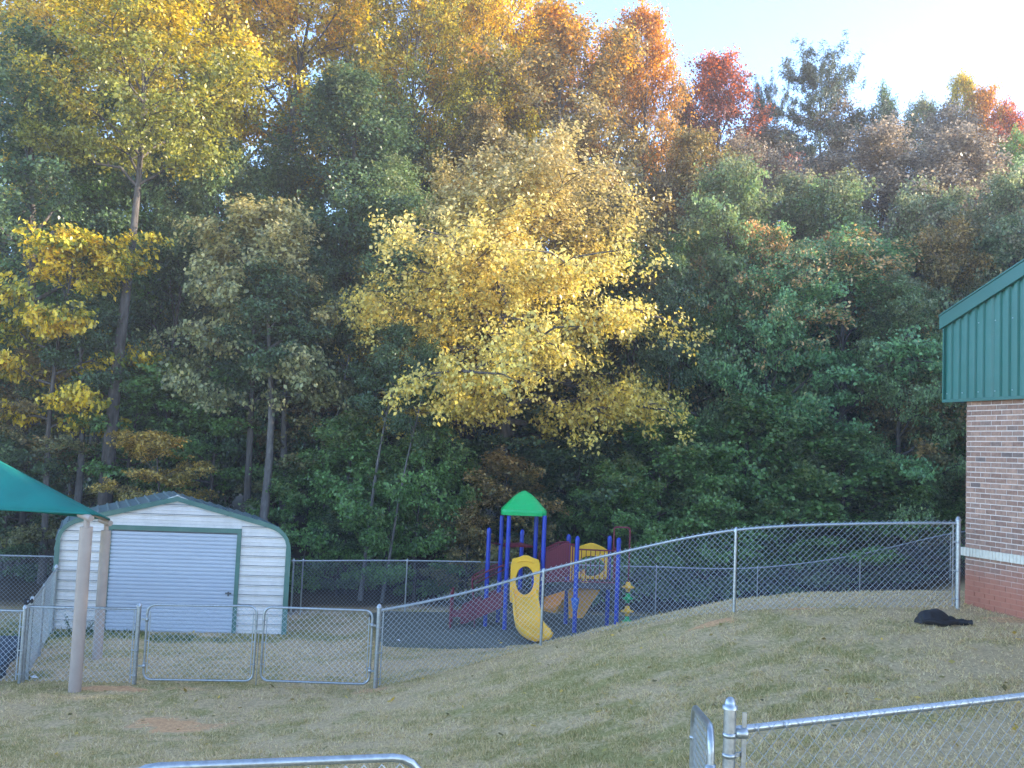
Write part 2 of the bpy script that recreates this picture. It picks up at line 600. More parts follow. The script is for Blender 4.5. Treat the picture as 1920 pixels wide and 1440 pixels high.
CLAY = [(-4.2, 13.1, 0.85, 0.5, 0.62), (-3.9, 12.3, 0.5, 0.16, 0.45), (3.0, 13.95, 0.55, 0.20, 0.85), (4.3, 14.25, 0.4, 0.15, 0.7), (-6.0, 15.15, 0.8, 0.22, 0.9), (-4.9, 15.25, 0.6, 0.2, 0.5), (-2.0, 15.3, 0.4, 0.35, 0.5), (7.0, 13.2, 0.6, 0.25, 0.5)]
TAN = [(-4.2, 13.1, 0.85, 0.6, 1.0), (-3.9, 12.3, 0.6, 0.25, 0.7), (-6.2, 17.0, 1.6, 0.5, 0.8), (-7.3, 16.2, 1.0, 0.35, 0.6), (-2.0, 17.3, 2.6, 1.0, 0.75), (-3.5, 18.2, 1.2, 0.5, 0.6),
       (5.0, 13.4, 1.6, 0.5, 0.55), (6.6, 12.6, 1.5, 0.7, 0.5), (1.8, 14.6, 1.4, 0.25, 0.5), (-0.2, 11.9, 0.9, 0.4, 0.25), (-1.6, 14.4, 0.8, 0.5, 0.4)]
LUSH = [(-8.2, 19.0, 2.0, 0.55, 1.0), (-6.4, 18.9, 2.0, 0.35, 0.9), (-9.5, 18.6, 2.0, 1.2, 0.9), (-4.9, 19.2, 0.8, 0.5, 0.7), (-7.6, 15.9, 0.3, 0.5, 0.8), (-4, 19.8, 1.5, 0.6, 0.6)]


def ground_masks(x, y):
    """(dryness, bare clay, leaf litter/wood floor)"""
    x = np.asarray(x, dtype=np.float64)
    y = np.asarray(y, dtype=np.float64)
    n1 = fbm(x * 0.55, y * 0.8, 11)
    n2 = fbm(x * 2.1, y * 2.6, 23)
    n3 = fbm(x * 6.0, y * 7.0, 29, 3)
    dry = 0.60 + (n1 - 0.5) * 0.5 + (n2 - 0.5) * 0.6 + (n3 - 0.5) * 0.7
    dry += 0.18 * sstep(3.0, 7.0, x) - 0.16 * sstep(2.5, 0.0, np.abs(x - 1.0)) * sstep(15.0, 11.0, y)
    dry = np.maximum(dry, spot_mask(x, y, TAN, 5))
    lush = spot_mask(x, y, LUSH, 9)
    dry = np.clip(dry * (1 - lush) - 0.25 * lush, 0, 1)
    clay = np.clip(spot_mask(x, y, CLAY, 7) + 0.35 * spot_mask(x, y, TAN, 5) * (n2 > 0.5), 0, 1)
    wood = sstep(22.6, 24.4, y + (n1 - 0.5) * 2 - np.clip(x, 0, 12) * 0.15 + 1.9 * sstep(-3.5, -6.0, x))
    return dry, clay, wood


def axis(pts):
    out = []
    for (a, b, s) in pts:
        out.extend(np.arange(a, b - 1e-6, s))
    out.append(pts[-1][1])
    return np.array(out)


gx = axis([(-400, -100, 60), (-100, -30, 10), (-30, -12, 1.0), (-12, 9, 0.14), (9, 15, 0.4), (15, 35, 1.5), (35, 105, 10), (105, 405, 60)])
gy = axis([(-60, -10, 10), (-10, 3, 1.0), (3, 19, 0.14), (19, 27, 0.3), (27, 45, 1.0), (45, 105, 10), (105, 605, 100)])
GX, GY = np.meshgrid(gx, gy)
GZ = gz_np(GX, GY)
near = sstep(25, 18, np.hypot(GX, GY - 10))
GZ = GZ + near * ((fbm(GX * 1.6, GY * 1.6, 41) - 0.5) * 0.05 + (fbm(GX * 5, GY * 5, 43, 2) - 0.5) * 0.022)
nx, ny = len(gx), len(gy)
idx = np.arange(nx * ny).reshape(ny, nx)
faces = np.stack([idx[:-1, :-1], idx[:-1, 1:], idx[1:, 1:], idx[1:, :-1]], -1).reshape(-1, 4)
gm = np.stack(ground_masks(GX.ravel(), GY.ravel()), -1)


def ground_mat():
    m, nt, b = new_mat('lawn_soil')
    L = nt.links.new
    a = N(nt, 'ShaderNodeAttribute', attribute_name='cover')
    sx = N(nt, 'ShaderNodeSeparateXYZ')
    L(a.outputs['Vector'], sx.inputs[0])
    g = N(nt, 'ShaderNodeNewGeometry')
    mp = N(nt, 'ShaderNodeMapping')
    setin(mp, Scale=(1.0, 0.6, 1.0))
    L(g.outputs['Position'], mp.inputs['Vector'])
    n1 = N(nt, 'ShaderNodeTexNoise')
    setin(n1, Scale=22.0, Detail=8.0, Roughness=0.75)
    L(mp.outputs[0], n1.inputs['Vector'])
    n2 = N(nt, 'ShaderNodeTexNoise')
    setin(n2, Scale=5.0, Detail=6.0, Roughness=0.7)
    L(g.outputs['Position'], n2.inputs['Vector'])

    def jit(sock, k):
        ad = N(nt, 'ShaderNodeMath', operation='MULTIPLY_ADD')
        s = N(nt, 'ShaderNodeMath', operation='SUBTRACT')
        L(n1.outputs['Fac'], s.inputs[0])
        s.inputs[1].default_value = 0.5
        L(s.outputs[0], ad.inputs[0])
        ad.inputs[1].default_value = k
        L(sock, ad.inputs[2])
        return ad.outputs[0]
    green = ramp(nt, [(0.25, (0.16, 0.135, 0.04)), (0.7, (0.48, 0.39, 0.145))])
    dryc = ramp(nt, [(0.25, (0.31, 0.215, 0.105)), (0.7, (0.70, 0.50, 0.27))])
    clay = ramp(nt, [(0.28, (0.44, 0.20, 0.085)), (0.6, (0.74, 0.42, 0.20)), (0.75, (0.84, 0.58, 0.31))])
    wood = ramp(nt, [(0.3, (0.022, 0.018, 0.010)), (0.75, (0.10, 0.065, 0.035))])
    for r in (green, dryc, clay, wood):
        L(n1.outputs['Fac'], r.inputs['Fac'])

    def step(sock, lo, hi):
        mr = N(nt, 'ShaderNodeMapRange', interpolation_type='SMOOTHSTEP')
        L(sock, mr.inputs['Value'])
        setin(mr, From_Min=lo, From_Max=hi)
        return mr.outputs[0]
    m1 = N(nt, 'ShaderNodeMixRGB')
    L(step(jit(sx.outputs['X'], 1.1), 0.25, 0.75), m1.inputs['Fac'])
    L(green.outputs[0], m1.inputs['Color1'])
    L(dryc.outputs[0], m1.inputs['Color2'])
    m2 = N(nt, 'ShaderNodeMixRGB')
    L(step(jit(sx.outputs['Y'], 0.9), 0.25, 0.7), m2.inputs['Fac'])
    L(m1.outputs[0], m2.inputs['Color1'])
    L(clay.outputs[0], m2.inputs['Color2'])
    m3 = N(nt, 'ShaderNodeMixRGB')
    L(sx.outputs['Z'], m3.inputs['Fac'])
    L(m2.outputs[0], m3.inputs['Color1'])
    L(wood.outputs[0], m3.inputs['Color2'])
    L(m3.outputs[0], b.inputs['Base Color'])
    b.inputs['Roughness'].default_value = 0.95
    b.inputs['Specular IOR Level'].default_value = 0.1
    bp = N(nt, 'ShaderNodeBump')
    setin(bp, Strength=0.7, Distance=0.03)
    L(n1.outputs['Fac'], bp.inputs['Height'])
    L(bp.outputs['Normal'], b.inputs['Normal'])
    return m


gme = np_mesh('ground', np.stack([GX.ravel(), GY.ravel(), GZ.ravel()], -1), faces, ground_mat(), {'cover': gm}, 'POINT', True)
tag(link('ground', gme), kind='structure')


def inside(x, y, poly):
    r = np.zeros(np.shape(x), dtype=bool)
    j = len(poly) - 1
    for i in range(len(poly)):
        xi, yi = poly[i]
        xj, yj = poly[j]
        c = ((yi > y) != (yj > y)) & (x < (xj - xi) * (y - yi) / (yj - yi + 1e-12) + xi)
        r ^= c
        j = i
    return r


RUBBER_A = [(-2.35, 19.15), (6.4, 19.15), (6.4, 23.6), (3.7, 23.6), (-2.6, 22.7), (-2.95, 22.3)]
RUBBER_B = [(-16, 15.5), (-7.95, 15.55), (-8.55, 17.8), (-16, 17.8)]


def rubber_mat(col, name):
    m, nt, b = new_mat(name)
    L = nt.links.new
    g = N(nt, 'ShaderNodeNewGeometry')
    n = N(nt, 'ShaderNodeTexNoise')
    setin(n, Scale=2.0, Detail=10.0, Roughness=0.75)
    L(g.outputs['Position'], n.inputs['Vector'])
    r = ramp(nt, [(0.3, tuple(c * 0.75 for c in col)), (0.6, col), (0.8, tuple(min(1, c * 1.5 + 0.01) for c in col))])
    L(n.outputs['Fac'], r.inputs['Fac'])
    v = N(nt, 'ShaderNodeTexVoronoi')
    setin(v, Scale=90.0)
    L(g.outputs['Position'], v.inputs['Vector'])
    bp = N(nt, 'ShaderNodeBump')
    setin(bp, Strength=0.5, Distance=0.006)
    L(v.outputs['Distance'], bp.inputs['Height'])
    L(bp.outputs['Normal'], b.inputs['Normal'])
    L(r.outputs['Color'], b.inputs['Base Color'])
    b.inputs['Roughness'].default_value = 0.8
    return m


def rubber(poly, name, mat, zoff):
    """A slab of poured rubber, 3 cm proud of the soil, its edge slightly uneven."""
    pts = []
    for i, (x0, y0) in enumerate(poly):
        x1, y1 = poly[(i + 1) % len(poly)]
        n_ = max(2, int(math.hypot(x1 - x0, y1 - y0) / 0.35))
        for k in range(n_):
            t = k / n_
            x, y = x0 + (x1 - x0) * t, y0 + (y1 - y0) * t
            j = (float(vnoise(np.array([x * 1.7]), np.array([y * 1.7]), 77)[0]) - 0.5) * 0.22
            nxx, nyy = (y1 - y0), -(x1 - x0)
            l = math.hypot(nxx, nyy)
            pts.append((x + nxx / l * j, y + nyy / l * j))
    n_ = len(pts)
    mb = MB()
    mb.add([(x, y, zoff) for x, y in pts] + [(x, y, -0.4) for x, y in pts],
           [tuple(range(n_))] + [(i, i + n_, (i + 1) % n_ + n_, (i + 1) % n_) for i in range(n_)])
    return tag(mb.build(name, mat), kind='structure')


rubber(RUBBER_A, 'playground_rubber_surface', rubber_mat((0.125, 0.13, 0.095), 'dark_teal_rubber'), 0.055)
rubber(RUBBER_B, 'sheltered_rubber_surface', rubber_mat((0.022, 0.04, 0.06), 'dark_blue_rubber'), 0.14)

# ------------------------------------------------------------------ grass: nobody could count it
rng = np.random.default_rng(5)


def grass():
    n = 1500000
    # denser near the camera
    y = 4.2 + rng.random(n) ** 1.0 * 15.5
    x = (rng.random(n) * 2 - 1) * (0.60 * y + 0.8)
    keep = rng.random(n) < np.clip((9.5 / y) ** 2 * 0.52, 0, 0.5) * (y / 19.7)
    x, y = x[keep], y[keep]
    dry, clay, wood = ground_masks(x, y)
    lush = spot_mask(x, y, LUSH, 9)
    ok = (rng.random(len(x)) > clay * 1.25) & (rng.random(len(x)) > sstep(0.6, 1.0, dry) * 0.75)
    ok &= ~inside(x, y, RUBBER_A) & ~inside(x, y, RUBBER_B)
    tuft = fbm(x * 3.1, y * 3.1, 61, 3)
    ok &= rng.random(len(x)) < sstep(0.22, 0.55, tuft) * 0.85 + 0.15
    x, y, dry, lush, tuft = x[ok], y[ok], dry[ok], lush[ok], tuft[ok]
    n = len(x)
    z = gz_np(x, y) - 0.012 + (fbm(x * 1.6, y * 1.6, 41) - 0.5) * 0.05
    h = (0.018 + rng.random(n) * 0.036) * (0.6 + 0.8 * tuft) * (1 - 0.35 * dry) * (1 + 0.9 * lush)
    w = 0.0035 + rng.random(n) * 0.0045 + 0.00030 * y
    ang = rng.random(n) * 2 * np.pi
    lean = (rng.random(n) * 0.9 + 0.15 + dry * 0.9) * h
    la = rng.random(n) * 2 * np.pi
    bx, by = np.cos(ang) * w, np.sin(ang) * w
    v = np.empty((n, 3, 3))
    v[:, 0] = np.stack([x - bx, y - by, z], -1)
    v[:, 1] = np.stack([x + bx, y + by, z], -1)
    v[:, 2] = np.stack([x + np.cos(la) * lean, y + np.sin(la) * lean, z + h + 0.012], -1)
    f = np.arange(n * 3).reshape(n, 3)
    attr = np.stack([rng.random(n), dry, lush], -1)
    m, nt, b = new_mat('grass_blade')
    L = nt.links.new
    a = N(nt, 'ShaderNodeAttribute', attribute_name='blade')
    sx = N(nt, 'ShaderNodeSeparateXYZ')
    L(a.outputs['Vector'], sx.inputs[0])
    ad = N(nt, 'ShaderNodeMath', operation='MULTIPLY_ADD')
    L(sx.outputs['X'], ad.inputs[0])
    ad.inputs[1].default_value = 0.75
    L(sx.outputs['Y'], ad.inputs[2])
    r = ramp(nt, [(0.08, (0.21, 0.20, 0.06)), (0.36, (0.46, 0.38, 0.145)), (0.62, (0.66, 0.49, 0.235)), (1.0, (0.85, 0.67, 0.38))])
    sc = N(nt, 'ShaderNodeMath', operation='MULTIPLY')
    L(ad.outputs[0], sc.inputs[0])
    sc.inputs[1].default_value = 0.68
    L(sc.outputs[0], r.inputs['Fac'])
    mx = N(nt, 'ShaderNodeMixRGB')
    L(sx.outputs['Z'], mx.inputs['Fac'])
    L(r.outputs['Color'], mx.inputs['Color1'])
    mx.inputs['Color2'].default_value = (0.055, 0.12, 0.035, 1)
    L(mx.outputs['Color'], b.inputs['Base Color'])
    b.inputs['Roughness'].default_value = 0.6
    b.inputs['Specular IOR Level'].default_value = 0.3
    tr = N(nt, 'ShaderNodeBsdfTranslucent')
    L(mx.outputs['Color'], tr.inputs['Color'])
    ms = N(nt, 'ShaderNodeMixShader')
    ms.inputs[0].default_value = 0.3
    L(b.outputs[0], ms.inputs[1])
    L(tr.outputs[0], ms.inputs[2])
    L(ms.outputs[0], nt.nodes['Material Output'].inputs['Surface'])
    me = np_mesh('grass', v.reshape(-1, 3), f, m, {'blade': attr})
    o = link('grass', me)
    tag(o, 'short dry olive and straw coloured grass on the slope', 'grass', kind='stuff')
    return n


n_grass = grass()


def fallen_leaves():
    n = 800
    y = 5 + rng.random(n) * 17
    x = (rng.random(n) * 2 - 1) * 0.6 * y
    s = 0.018 + rng.random(n) * 0.025
    a = rng.random(n) * 6.28
    z = gz_np(x, y) + 0.035
    z = np.where(inside(x, y, RUBBER_A), 0.065, z)
    u = np.stack([np.cos(a), np.sin(a), rng.normal(0, .35, n)], -1) * s[:, None]
    w = np.stack([-np.sin(a), np.cos(a), rng.normal(0, .35, n)], -1) * s[:, None] * 0.7
    p = np.stack([x, y, z], -1)
    v = np.stack([p - u, p + w, p + u, p - w], 1).reshape(-1, 3)
    me = np_mesh('fallen_leaves', v, np.arange(n * 4).reshape(n, 4), LM['yellow_brown'],
                 {'leaf': np.stack([rng.random(n), rng.random(n), rng.random(n)], -1)})
    tag(link('fallen_leaves', me), 'small dry leaves scattered over the lawn', 'leaves', kind='stuff')


fallen_leaves()


# ------------------------------------------------------------------ trees
def smooth_path(p0, p1, sag, n=5, wob=0.0, r=None):
    out = []
    for i in range(n):
        t = i / (n - 1)
        p = p0.lerp(p1, t)
        p.z += sag * 4 * t * (1 - t)
        if r and 0 < i < n - 1:
            p += Vector((r.uniform(-wob, wob), r.uniform(-wob, wob), r.uniform(-wob, wob)))
        out.append(p)
    return out


def make_tree(seed, H, base, R, n_limbs, n_sub, n_leaves, leaf, spray, flat=0.5, droop=0.0, tr=0.16, prof='oval', up=(0.15, 1.1), asym=None, bark='bark', inner=0.25, needle=False, lean=0.0):
    """Returns (crown mesh, trunk mesh): trunk, curved limbs, side branches, and leaves set around the branches in sprays."""
    r = random.Random(seed)
    g = np.random.default_rng(seed)
    mb = MB()
    tp = []
    ph = r.uniform(0, 6)
    nseg = 9
    for i in range(nseg + 1):
        t = i / nseg
        wob = 0.022 * H * t
        tp.append(Vector((wob * math.sin(ph + t * 5) + lean * H * t, wob * math.cos(ph * 1.7 + t * 4), H * 0.86 * t - (0.25 if i == 0 else 0))))
    rad = [tr * (1 - 0.9 * (i / nseg)) * (1.35 if i == 0 else 1) + 0.012 for i in range(nseg + 1)]
    mb.tube(tp, rad, 9)

    def trunk_at(t):
        f = max(0, min(0.9999, t / 0.86)) * nseg
        i = int(f)
        return tp[i].lerp(tp[i + 1], f - i), rad[i] * (1 - (f - i)) + rad[i + 1] * (f - i)

    segs = []            # (a, b, weight)
    az = r.uniform(0, 6.28)
    for k in range(n_limbs):
        u = (k + r.uniform(0.1, 0.9)) / n_limbs
        t = base + (0.97 - base) * u
        if prof == 'oval':
            pr = math.sin(math.pi * (0.22 + 0.74 * u)) ** 0.7
        elif prof == 'top':
            pr = 0.55 + 0.6 * math.sin(math.pi * min(1, u * 0.8 + 0.1))
        elif prof == 'cone':
            pr = 1.0 - 0.82 * u
        else:
            pr = math.sin(math.pi * (0.30 + 0.66 * u)) ** 0.5
        az += 2.4 + r.uniform(-0.5, 0.5)
        ln = R * pr * r.uniform(0.7, 1.12)
        if asym:
            ln *= 1 + asym * math.cos(az)
        el = up[0] + (up[1] - up[0]) * u + r.uniform(-0.12, 0.12)
        d = Vector((math.cos(az) * math.cos(el), math.sin(az) * math.cos(el), math.sin(el)))
        p0, r0 = trunk_at(t * (0.96 if needle else 0.9))
        p1 = p0 + d * ln
        path = smooth_path(p0, p1, ln * (0.10 - droop * 0.25), 6, 0.05 * ln, r)
        lr = max(0.018, min(r0 * 0.62, 0.024 * ln + 0.012))
        mb.tube(path, [lr * (1 - 0.8 * i / 5) for i in range(6)], 5, caps=False)
        for j in range(n_sub):
            f = (0.25 + 0.75 * (j + r.uniform(0.2, 1.0)) / n_sub) * 5
            i = min(4, int(f))
            q = path[i].lerp(path[i + 1], f - i)
            side = (1 if j % 2 else -1) * r.uniform(0.4, 1.3)
            a2 = az + side
            e2 = el * 0.6 - droop * 0.7 + r.uniform(-0.25, 0.35)
            l2 = ln * r.uniform(0.22, 0.45)
            q1 = q + Vector((math.cos(a2) * math.cos(e2), math.sin(a2) * math.cos(e2), math.sin(e2))) * l2
            sp = smooth_path(q, q1, l2 * (0.1 - droop * 0.1), 4, 0.05 * l2, r)
            mb.tube(sp, [lr * 0.42, lr * 0.33, lr * 0.22, 0.005], 4, caps=False)
            w = r.uniform(0.35, 1.6)
            segs.append((q.lerp(q1, 0.15), q1 + (q1 - q) * 0.25, w * (0.5 + l2)))
        segs.append((path[3], path[5] + d * spray * 0.5, r.uniform(0.5, 1.5) * (0.4 + 0.4 * ln)))
        if inner and r.random() < inner:
            segs.append((path[1], path[3], 0.5))
    segs.append((trunk_at(0.80)[0], tp[-1] + Vector((0, 0, 0.06 * H)), 1.8))
    A = np.array([s[0] for s in segs])
    B = np.array([s[1] for s in segs])
    W = np.array([s[2] for s in segs])
    W = W / W.sum()
    si = g.choice(len(segs), n_leaves, p=W)
    t = g.random(n_leaves) ** 0.8
    c = A[si] + (B[si] - A[si]) * t[:, None]
    # leaves hang in small bunches along each spray
    nb = len(segs) * (9 if not needle else 7)
    bseg = np.repeat(np.arange(len(segs)), nb // len(segs))
    bt = g.random(len(bseg))
    bc = A[bseg] + (B[bseg] - A[bseg]) * bt[:, None] + g.normal(0, 1, (len(bseg), 3)) * np.array([spray * 0.62, spray * 0.62, spray * flat * 0.62])
    bc[:, 2] -= droop * 0.5 * np.hypot(bc[:, 0] - (A[bseg, 0] + B[bseg, 0]) / 2, bc[:, 1] - (A[bseg, 1] + B[bseg, 1]) / 2)
    pick = si * (nb // len(segs)) + g.integers(0, nb // len(segs), n_leaves)
    c = 0.12 * c + 0.88 * bc[pick] + g.normal(0, 1, (n_leaves, 3)) * np.array([spray * 0.33, spray * 0.33, spray * flat * 0.42])
    c[:, 2] = np.maximum(c[:, 2], 0.12)
    axis_ = np.array([0.0, 0.0, H * (base + 1) / 2])
    outw = c - axis_
    outw /= np.linalg.norm(outw, axis=1, keepdims=True) + 1e-9
    nrm = np.array([0, 0, 0.75]) + outw * 0.55 + g.normal(0, 0.62, (n_leaves, 3))
    nrm /= np.linalg.norm(nrm, axis=1, keepdims=True)
    ax = g.normal(0, 1, (n_leaves, 3)) + outw * 0.5 + np.array([0, 0, -0.5 - droop])
    ax -= nrm * (ax * nrm).sum(1, keepdims=True)
    ax /= np.linalg.norm(ax, axis=1, keepdims=True) + 1e-9
    sd = np.cross(nrm, ax)
    ls = leaf * (0.62 + 0.75 * g.random(n_leaves))[:, None]
    wd = ls * (0.36 if not needle else 0.10)
    fold = nrm * ls * 0.10
    v = np.stack([c - ax * ls * 0.5, c + sd * wd - ax * ls * 0.08 + fold, c + ax * ls * 0.5, c - sd * wd - ax * ls * 0.08 + fold], 1)
    srand = g.random(len(segs))
    zf = (c[:, 2] - H * base) / (H * (1.0 - base))
    attr = np.stack([g.random(n_leaves), np.clip(srand[si] * 0.7 + 0.3 * g.random(len(bc))[pick], 0, 1), np.clip(zf, 0, 1)], -1)
    cm = np_mesh('crown_%d' % seed, v.reshape(-1, 3), np.arange(n_leaves * 4).reshape(-1, 4), LM['green'], {'leaf': attr})
    tm = mb.mesh('trunk_%d' % seed, M[bark])
    H = float(np.percentile(c[:, 2], 99.7))
    R = float(np.percentile(np.hypot(c[:, 0], c[:, 1]), 96))
    return dict(crown=cm, trunk=tm, H=H, R=R)


P = {
    'broad1': make_tree(1, 12, 0.22, 3.6, 22, 7, 45000, 0.113, 0.42, 0.5, 0.25),
    'broad2': make_tree(2, 11, 0.18, 3.4, 22, 7, 43000, 0.109, 0.42, 0.5, 0.3),
    'tall1': make_tree(3, 18, 0.30, 3.4, 30, 7, 51000, 0.113, 0.45, 0.55, 0.15, tr=0.2),
    'tall2': make_tree(4, 17, 0.28, 3.2, 30, 7, 51000, 0.109, 0.45, 0.55, 0.2, tr=0.19),
    'poplar1': make_tree(5, 20, 0.70, 4.0, 20, 8, 40000, 0.118, 0.46, 0.55, 0.1, tr=0.24, prof='top', up=(0.3, 1.15)),
    'poplar2': make_tree(6, 20, 0.56, 3.6, 22, 8, 40000, 0.118, 0.46, 0.55, 0.1, tr=0.22, prof='top', up=(0.35, 1.2)),
    'low1': make_tree(7, 6.5, 0.06, 2.3, 20, 7, 28000, 0.109, 0.34, 0.5, 0.35, tr=0.07),
    'low2': make_tree(8, 6.0, 0.08, 2.4, 18, 7, 27000, 0.113, 0.36, 0.45, 0.4, tr=0.06),
    'sapling': make_tree(9, 4.2, 0.12, 1.5, 14, 6, 12000, 0.105, 0.26, 0.5, 0.3, tr=0.04),
    'airy': make_tree(10, 10.6, 0.46, 2.5, 18, 7, 28000, 0.113, 0.36, 0.55, 0.45, tr=0.12, up=(0.2, 1.0)),
    'maple': make_tree(11, 9.2, 0.42, 2.6, 17, 7, 20000, 0.130, 0.36, 0.38, 0.25, tr=0.1, up=(0.0, 0.9)),
    'slim': make_tree(12, 12.5, 0.62, 1.9, 13, 6, 14000, 0.109, 0.38, 0.5, 0.2, tr=0.10, bark='bark_pale', lean=0.02),
    'mast': make_tree(15, 13.0, 0.66, 2.0, 14, 6, 16000, 0.109, 0.38, 0.5, 0.2, tr=0.19, bark='bark_pale'),
    'pine': make_tree(13, 16, 0.50, 3.4, 26, 10, 34000, 0.17, 0.24, 0.6, -0.1, tr=0.17, prof='wide', up=(0.0, 0.95), needle=True),
    'hero': make_tree(14, 11.8, 0.40, 4.6, 42, 10, 113000, 0.105, 0.40, 0.8, 0.28, tr=0.23, prof='wide', up=(-0.05, 1.0), asym=0.14),
}
for p_ in P.values():
    for k in ('crown', 'trunk'):
        pass


def tree(name, proto, px, top, depth, wpx, mat, label, cat='tree', group=None, rz=None, bark=None, lean=0.0):
    pr = P[proto]
    b = at(px, 1100, depth)
    # feet stand under the crown's middle: undo the camera's roll by going down plumb from the crown
    tpt = at(px, (top + 900) / 2, depth)
    x = tpt.x
    z = gz(x, depth) - 0.05
    ztop = at(px, top, depth).z
    sz = (ztop - z) / pr['H']
    sx = (wpx * 0.5 * depth / FPX) / pr['R']
    if rz is None:
        rz = random.Random(int(px * 7 + depth * 31)).uniform(0, 6.28)
    o = thing(name, label, cat, (x, depth, z), rz, group)
    o.scale = (sx, sx, sz)
    if lean:
        o.rotation_euler = (0, lean, 0)
    t = link('trunk', pr['trunk'], o)
    if bark:
        t.material_slots[0].link = 'OBJECT'
        t.material_slots[0].material = M[bark]
    c = link('crown', pr['crown'], o)
    c.material_slots[0].link = 'OBJECT'
    c.material_slots[0].material = LM[mat]
    return o


GW = 'trees of the wood behind the playground'
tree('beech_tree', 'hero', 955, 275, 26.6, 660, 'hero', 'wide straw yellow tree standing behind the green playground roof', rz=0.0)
tree('sourwood_tree', 'airy', 480, 375, 26.0, 340, 'pale_olive', 'pale olive drooping tree rising behind the shed ridge', group=GW)
tree('maple_tree', 'maple', 110, 430, 25.0, 330, 'yellow_green', 'bright yellow green maple sprays above the teal canopy', group=GW)
tree('poplar_tree', 'poplar1', 238, -90, 25.6, 500, 'yellow_olive', 'tall yellow poplar with long bare trunk rising left of the shed ridge', group=GW)
tree('oak_tree', 'tall1', 62, 70, 27.0, 430, 'dark_green', 'tall dark green tree at the edge left of the yellow poplar', group=GW)
tree('poplar_tree', 'poplar2', 540, -150, 36.0, 460, 'gold', 'golden sunlit treetop with a dark fork rising above the pale olive tree', group=GW)
tree('poplar_tree', 'poplar1', 370, -120, 34.0, 420, 'gold', 'sunlit gold crown between the yellow poplar and the dark fork', group=GW)
tree('poplar_tree', 'poplar2', 90, -120, 36.0, 460, 'gold', 'orange gold treetop behind the dark green tree at far left', group=GW)
tree('oak_tree', 'tall2', 640, 140, 31.0, 380, 'dark_green', 'dense dark green tree left of the wide straw yellow tree', group=GW)
tree('oak_tree', 'broad1', 400, 260, 30.0, 340, 'grey_green', 'grey green rounded crown behind the pale olive tree', group=GW)
tree('poplar_tree', 'poplar2', 770, -60, 35.0, 300, 'yellow_olive', 'yellow olive open crown above the dense dark green tree', group=GW)
tree('oak_tree', 'tall1', 1060, 5, 34.0, 400, 'orange_brown', 'big brown oak with orange top above the straw yellow tree', group=GW)
tree('oak_tree', 'tall2', 1190, 20, 35.5, 240, 'orange', 'orange crown against the blue sky at the edge of the gap', group=GW)
tree('poplar_tree', 'poplar1', 920, -90, 37.0, 300, 'gold', 'gold and orange treetop just left of the blue sky', group=GW)
tree('oak_tree', 'tall2', 880, 200, 32.0, 260, 'olive_brown', 'olive brown crown directly behind the straw yellow tree', group=GW)
tree('ash_tree', 'broad2', 1370, 300, 30.0, 320, 'grey_green', 'grey green tree right of the straw yellow tree', group=GW)
tree('dogwood_tree', 'broad1', 1590, 430, 29.2, 420, 'turning', 'green tree with salmon orange sprays near its top', group=GW)
tree('red_maple_tree', 'tall2', 1345, 105, 38.0, 265, 'red', 'red topped maple standing out against the sky', group=GW)
tree('pine_tree', 'pine', 1520, 95, 39.0, 270, 'pine', 'open crowned pine seen dark against the pale sky', group=GW)
tree('pine_tree', 'pine', 1425, 150, 40.0, 130, 'pine', 'thin small pine between the red maple and the big pine', group=GW)
tree('oak_tree', 'tall1', 1630, 240, 35.0, 360, 'mauve', 'mauve brown hazy crown below and right of the pine', group=GW)
tree('oak_tree', 'tall2', 1800, 250, 34.0, 340, 'mauve', 'mauve brown hazy crown above the green metal gable', group=GW)
tree('oak_tree', 'tall2', 1480, 330, 33.0, 280, 'mauve_green', 'dull mauve green crown below the open pine', group=GW)
tree('oak_tree', 'tall1', 1885, 190, 38.0, 170, 'red', 'red and orange treetop at the right edge of the wood', group=GW)
tree('poplar_tree', 'tall2', 1800, 140, 39.5, 130, 'yellow_olive', 'narrow yellow green treetop left of the red edge tree', group=GW)
tree('oak_tree', 'tall1', 1665, 165, 40.0, 130, 'dark_green', 'narrow dark treetop just right of the pine', group=GW)
tree('oak_tree', 'tall2', 1725, 190, 40.0, 150, 'mauve_green', 'dark notched treetop between the narrow dark one and the yellow green one', group=GW)
tree('ash_tree', 'tall1', 1900, 255, 36.0, 150, 'green', 'green crown showing above the building roof at the right edge', group=GW)
tree('oak_tree', 'broad2', 1770, 420, 29.5, 280, 'olive_brown', 'olive brown tree touching the corner of the metal gable', group=GW)
tree('oak_tree', 'broad1', 1890, 330, 31.0, 300, 'mauve_green', 'mauve green tree half hidden by the sloping roof edge', group=GW)
tree('ash_tree', 'broad1', 1440, 420, 29.0, 300, 'turning', 'green tree between the grey green one and the salmon sprayed one', group=GW)
tree('ash_tree', 'broad2', 1275, 430, 29.5, 240, 'green', 'dark green tree tight against the right of the straw yellow tree', group=GW)
tree('ash_tree', 'broad2', 1690, 520, 28.0, 260, 'grey_green', 'grey green tree just left of the brick corner', group=GW)
tree('ash_tree', 'broad1', 560, 430, 28.6, 330, 'dark_green', 'dark green tree between the pale olive tree and the straw yellow tree', group=GW)
tree('ash_tree', 'tall2', 730, 300, 29.5, 300, 'grey_green', 'grey green tree whose edge meets the straw yellow crown', group=GW)
tree('ash_tree', 'broad2', 330, 420, 28.2, 300, 'dark_green', 'dark green tree between the long bare trunk and the pale olive tree', group=GW)
tree('oak_tree', 'broad1', 160, 330, 29.2, 320, 'green', 'green tree behind the yellow maple sprays', group=GW)
tree('oak_tree', 'broad2', 1130, 330, 30.5, 380, 'olive_brown', 'dull brown crown showing over the right shoulder of the straw yellow tree', group=GW)
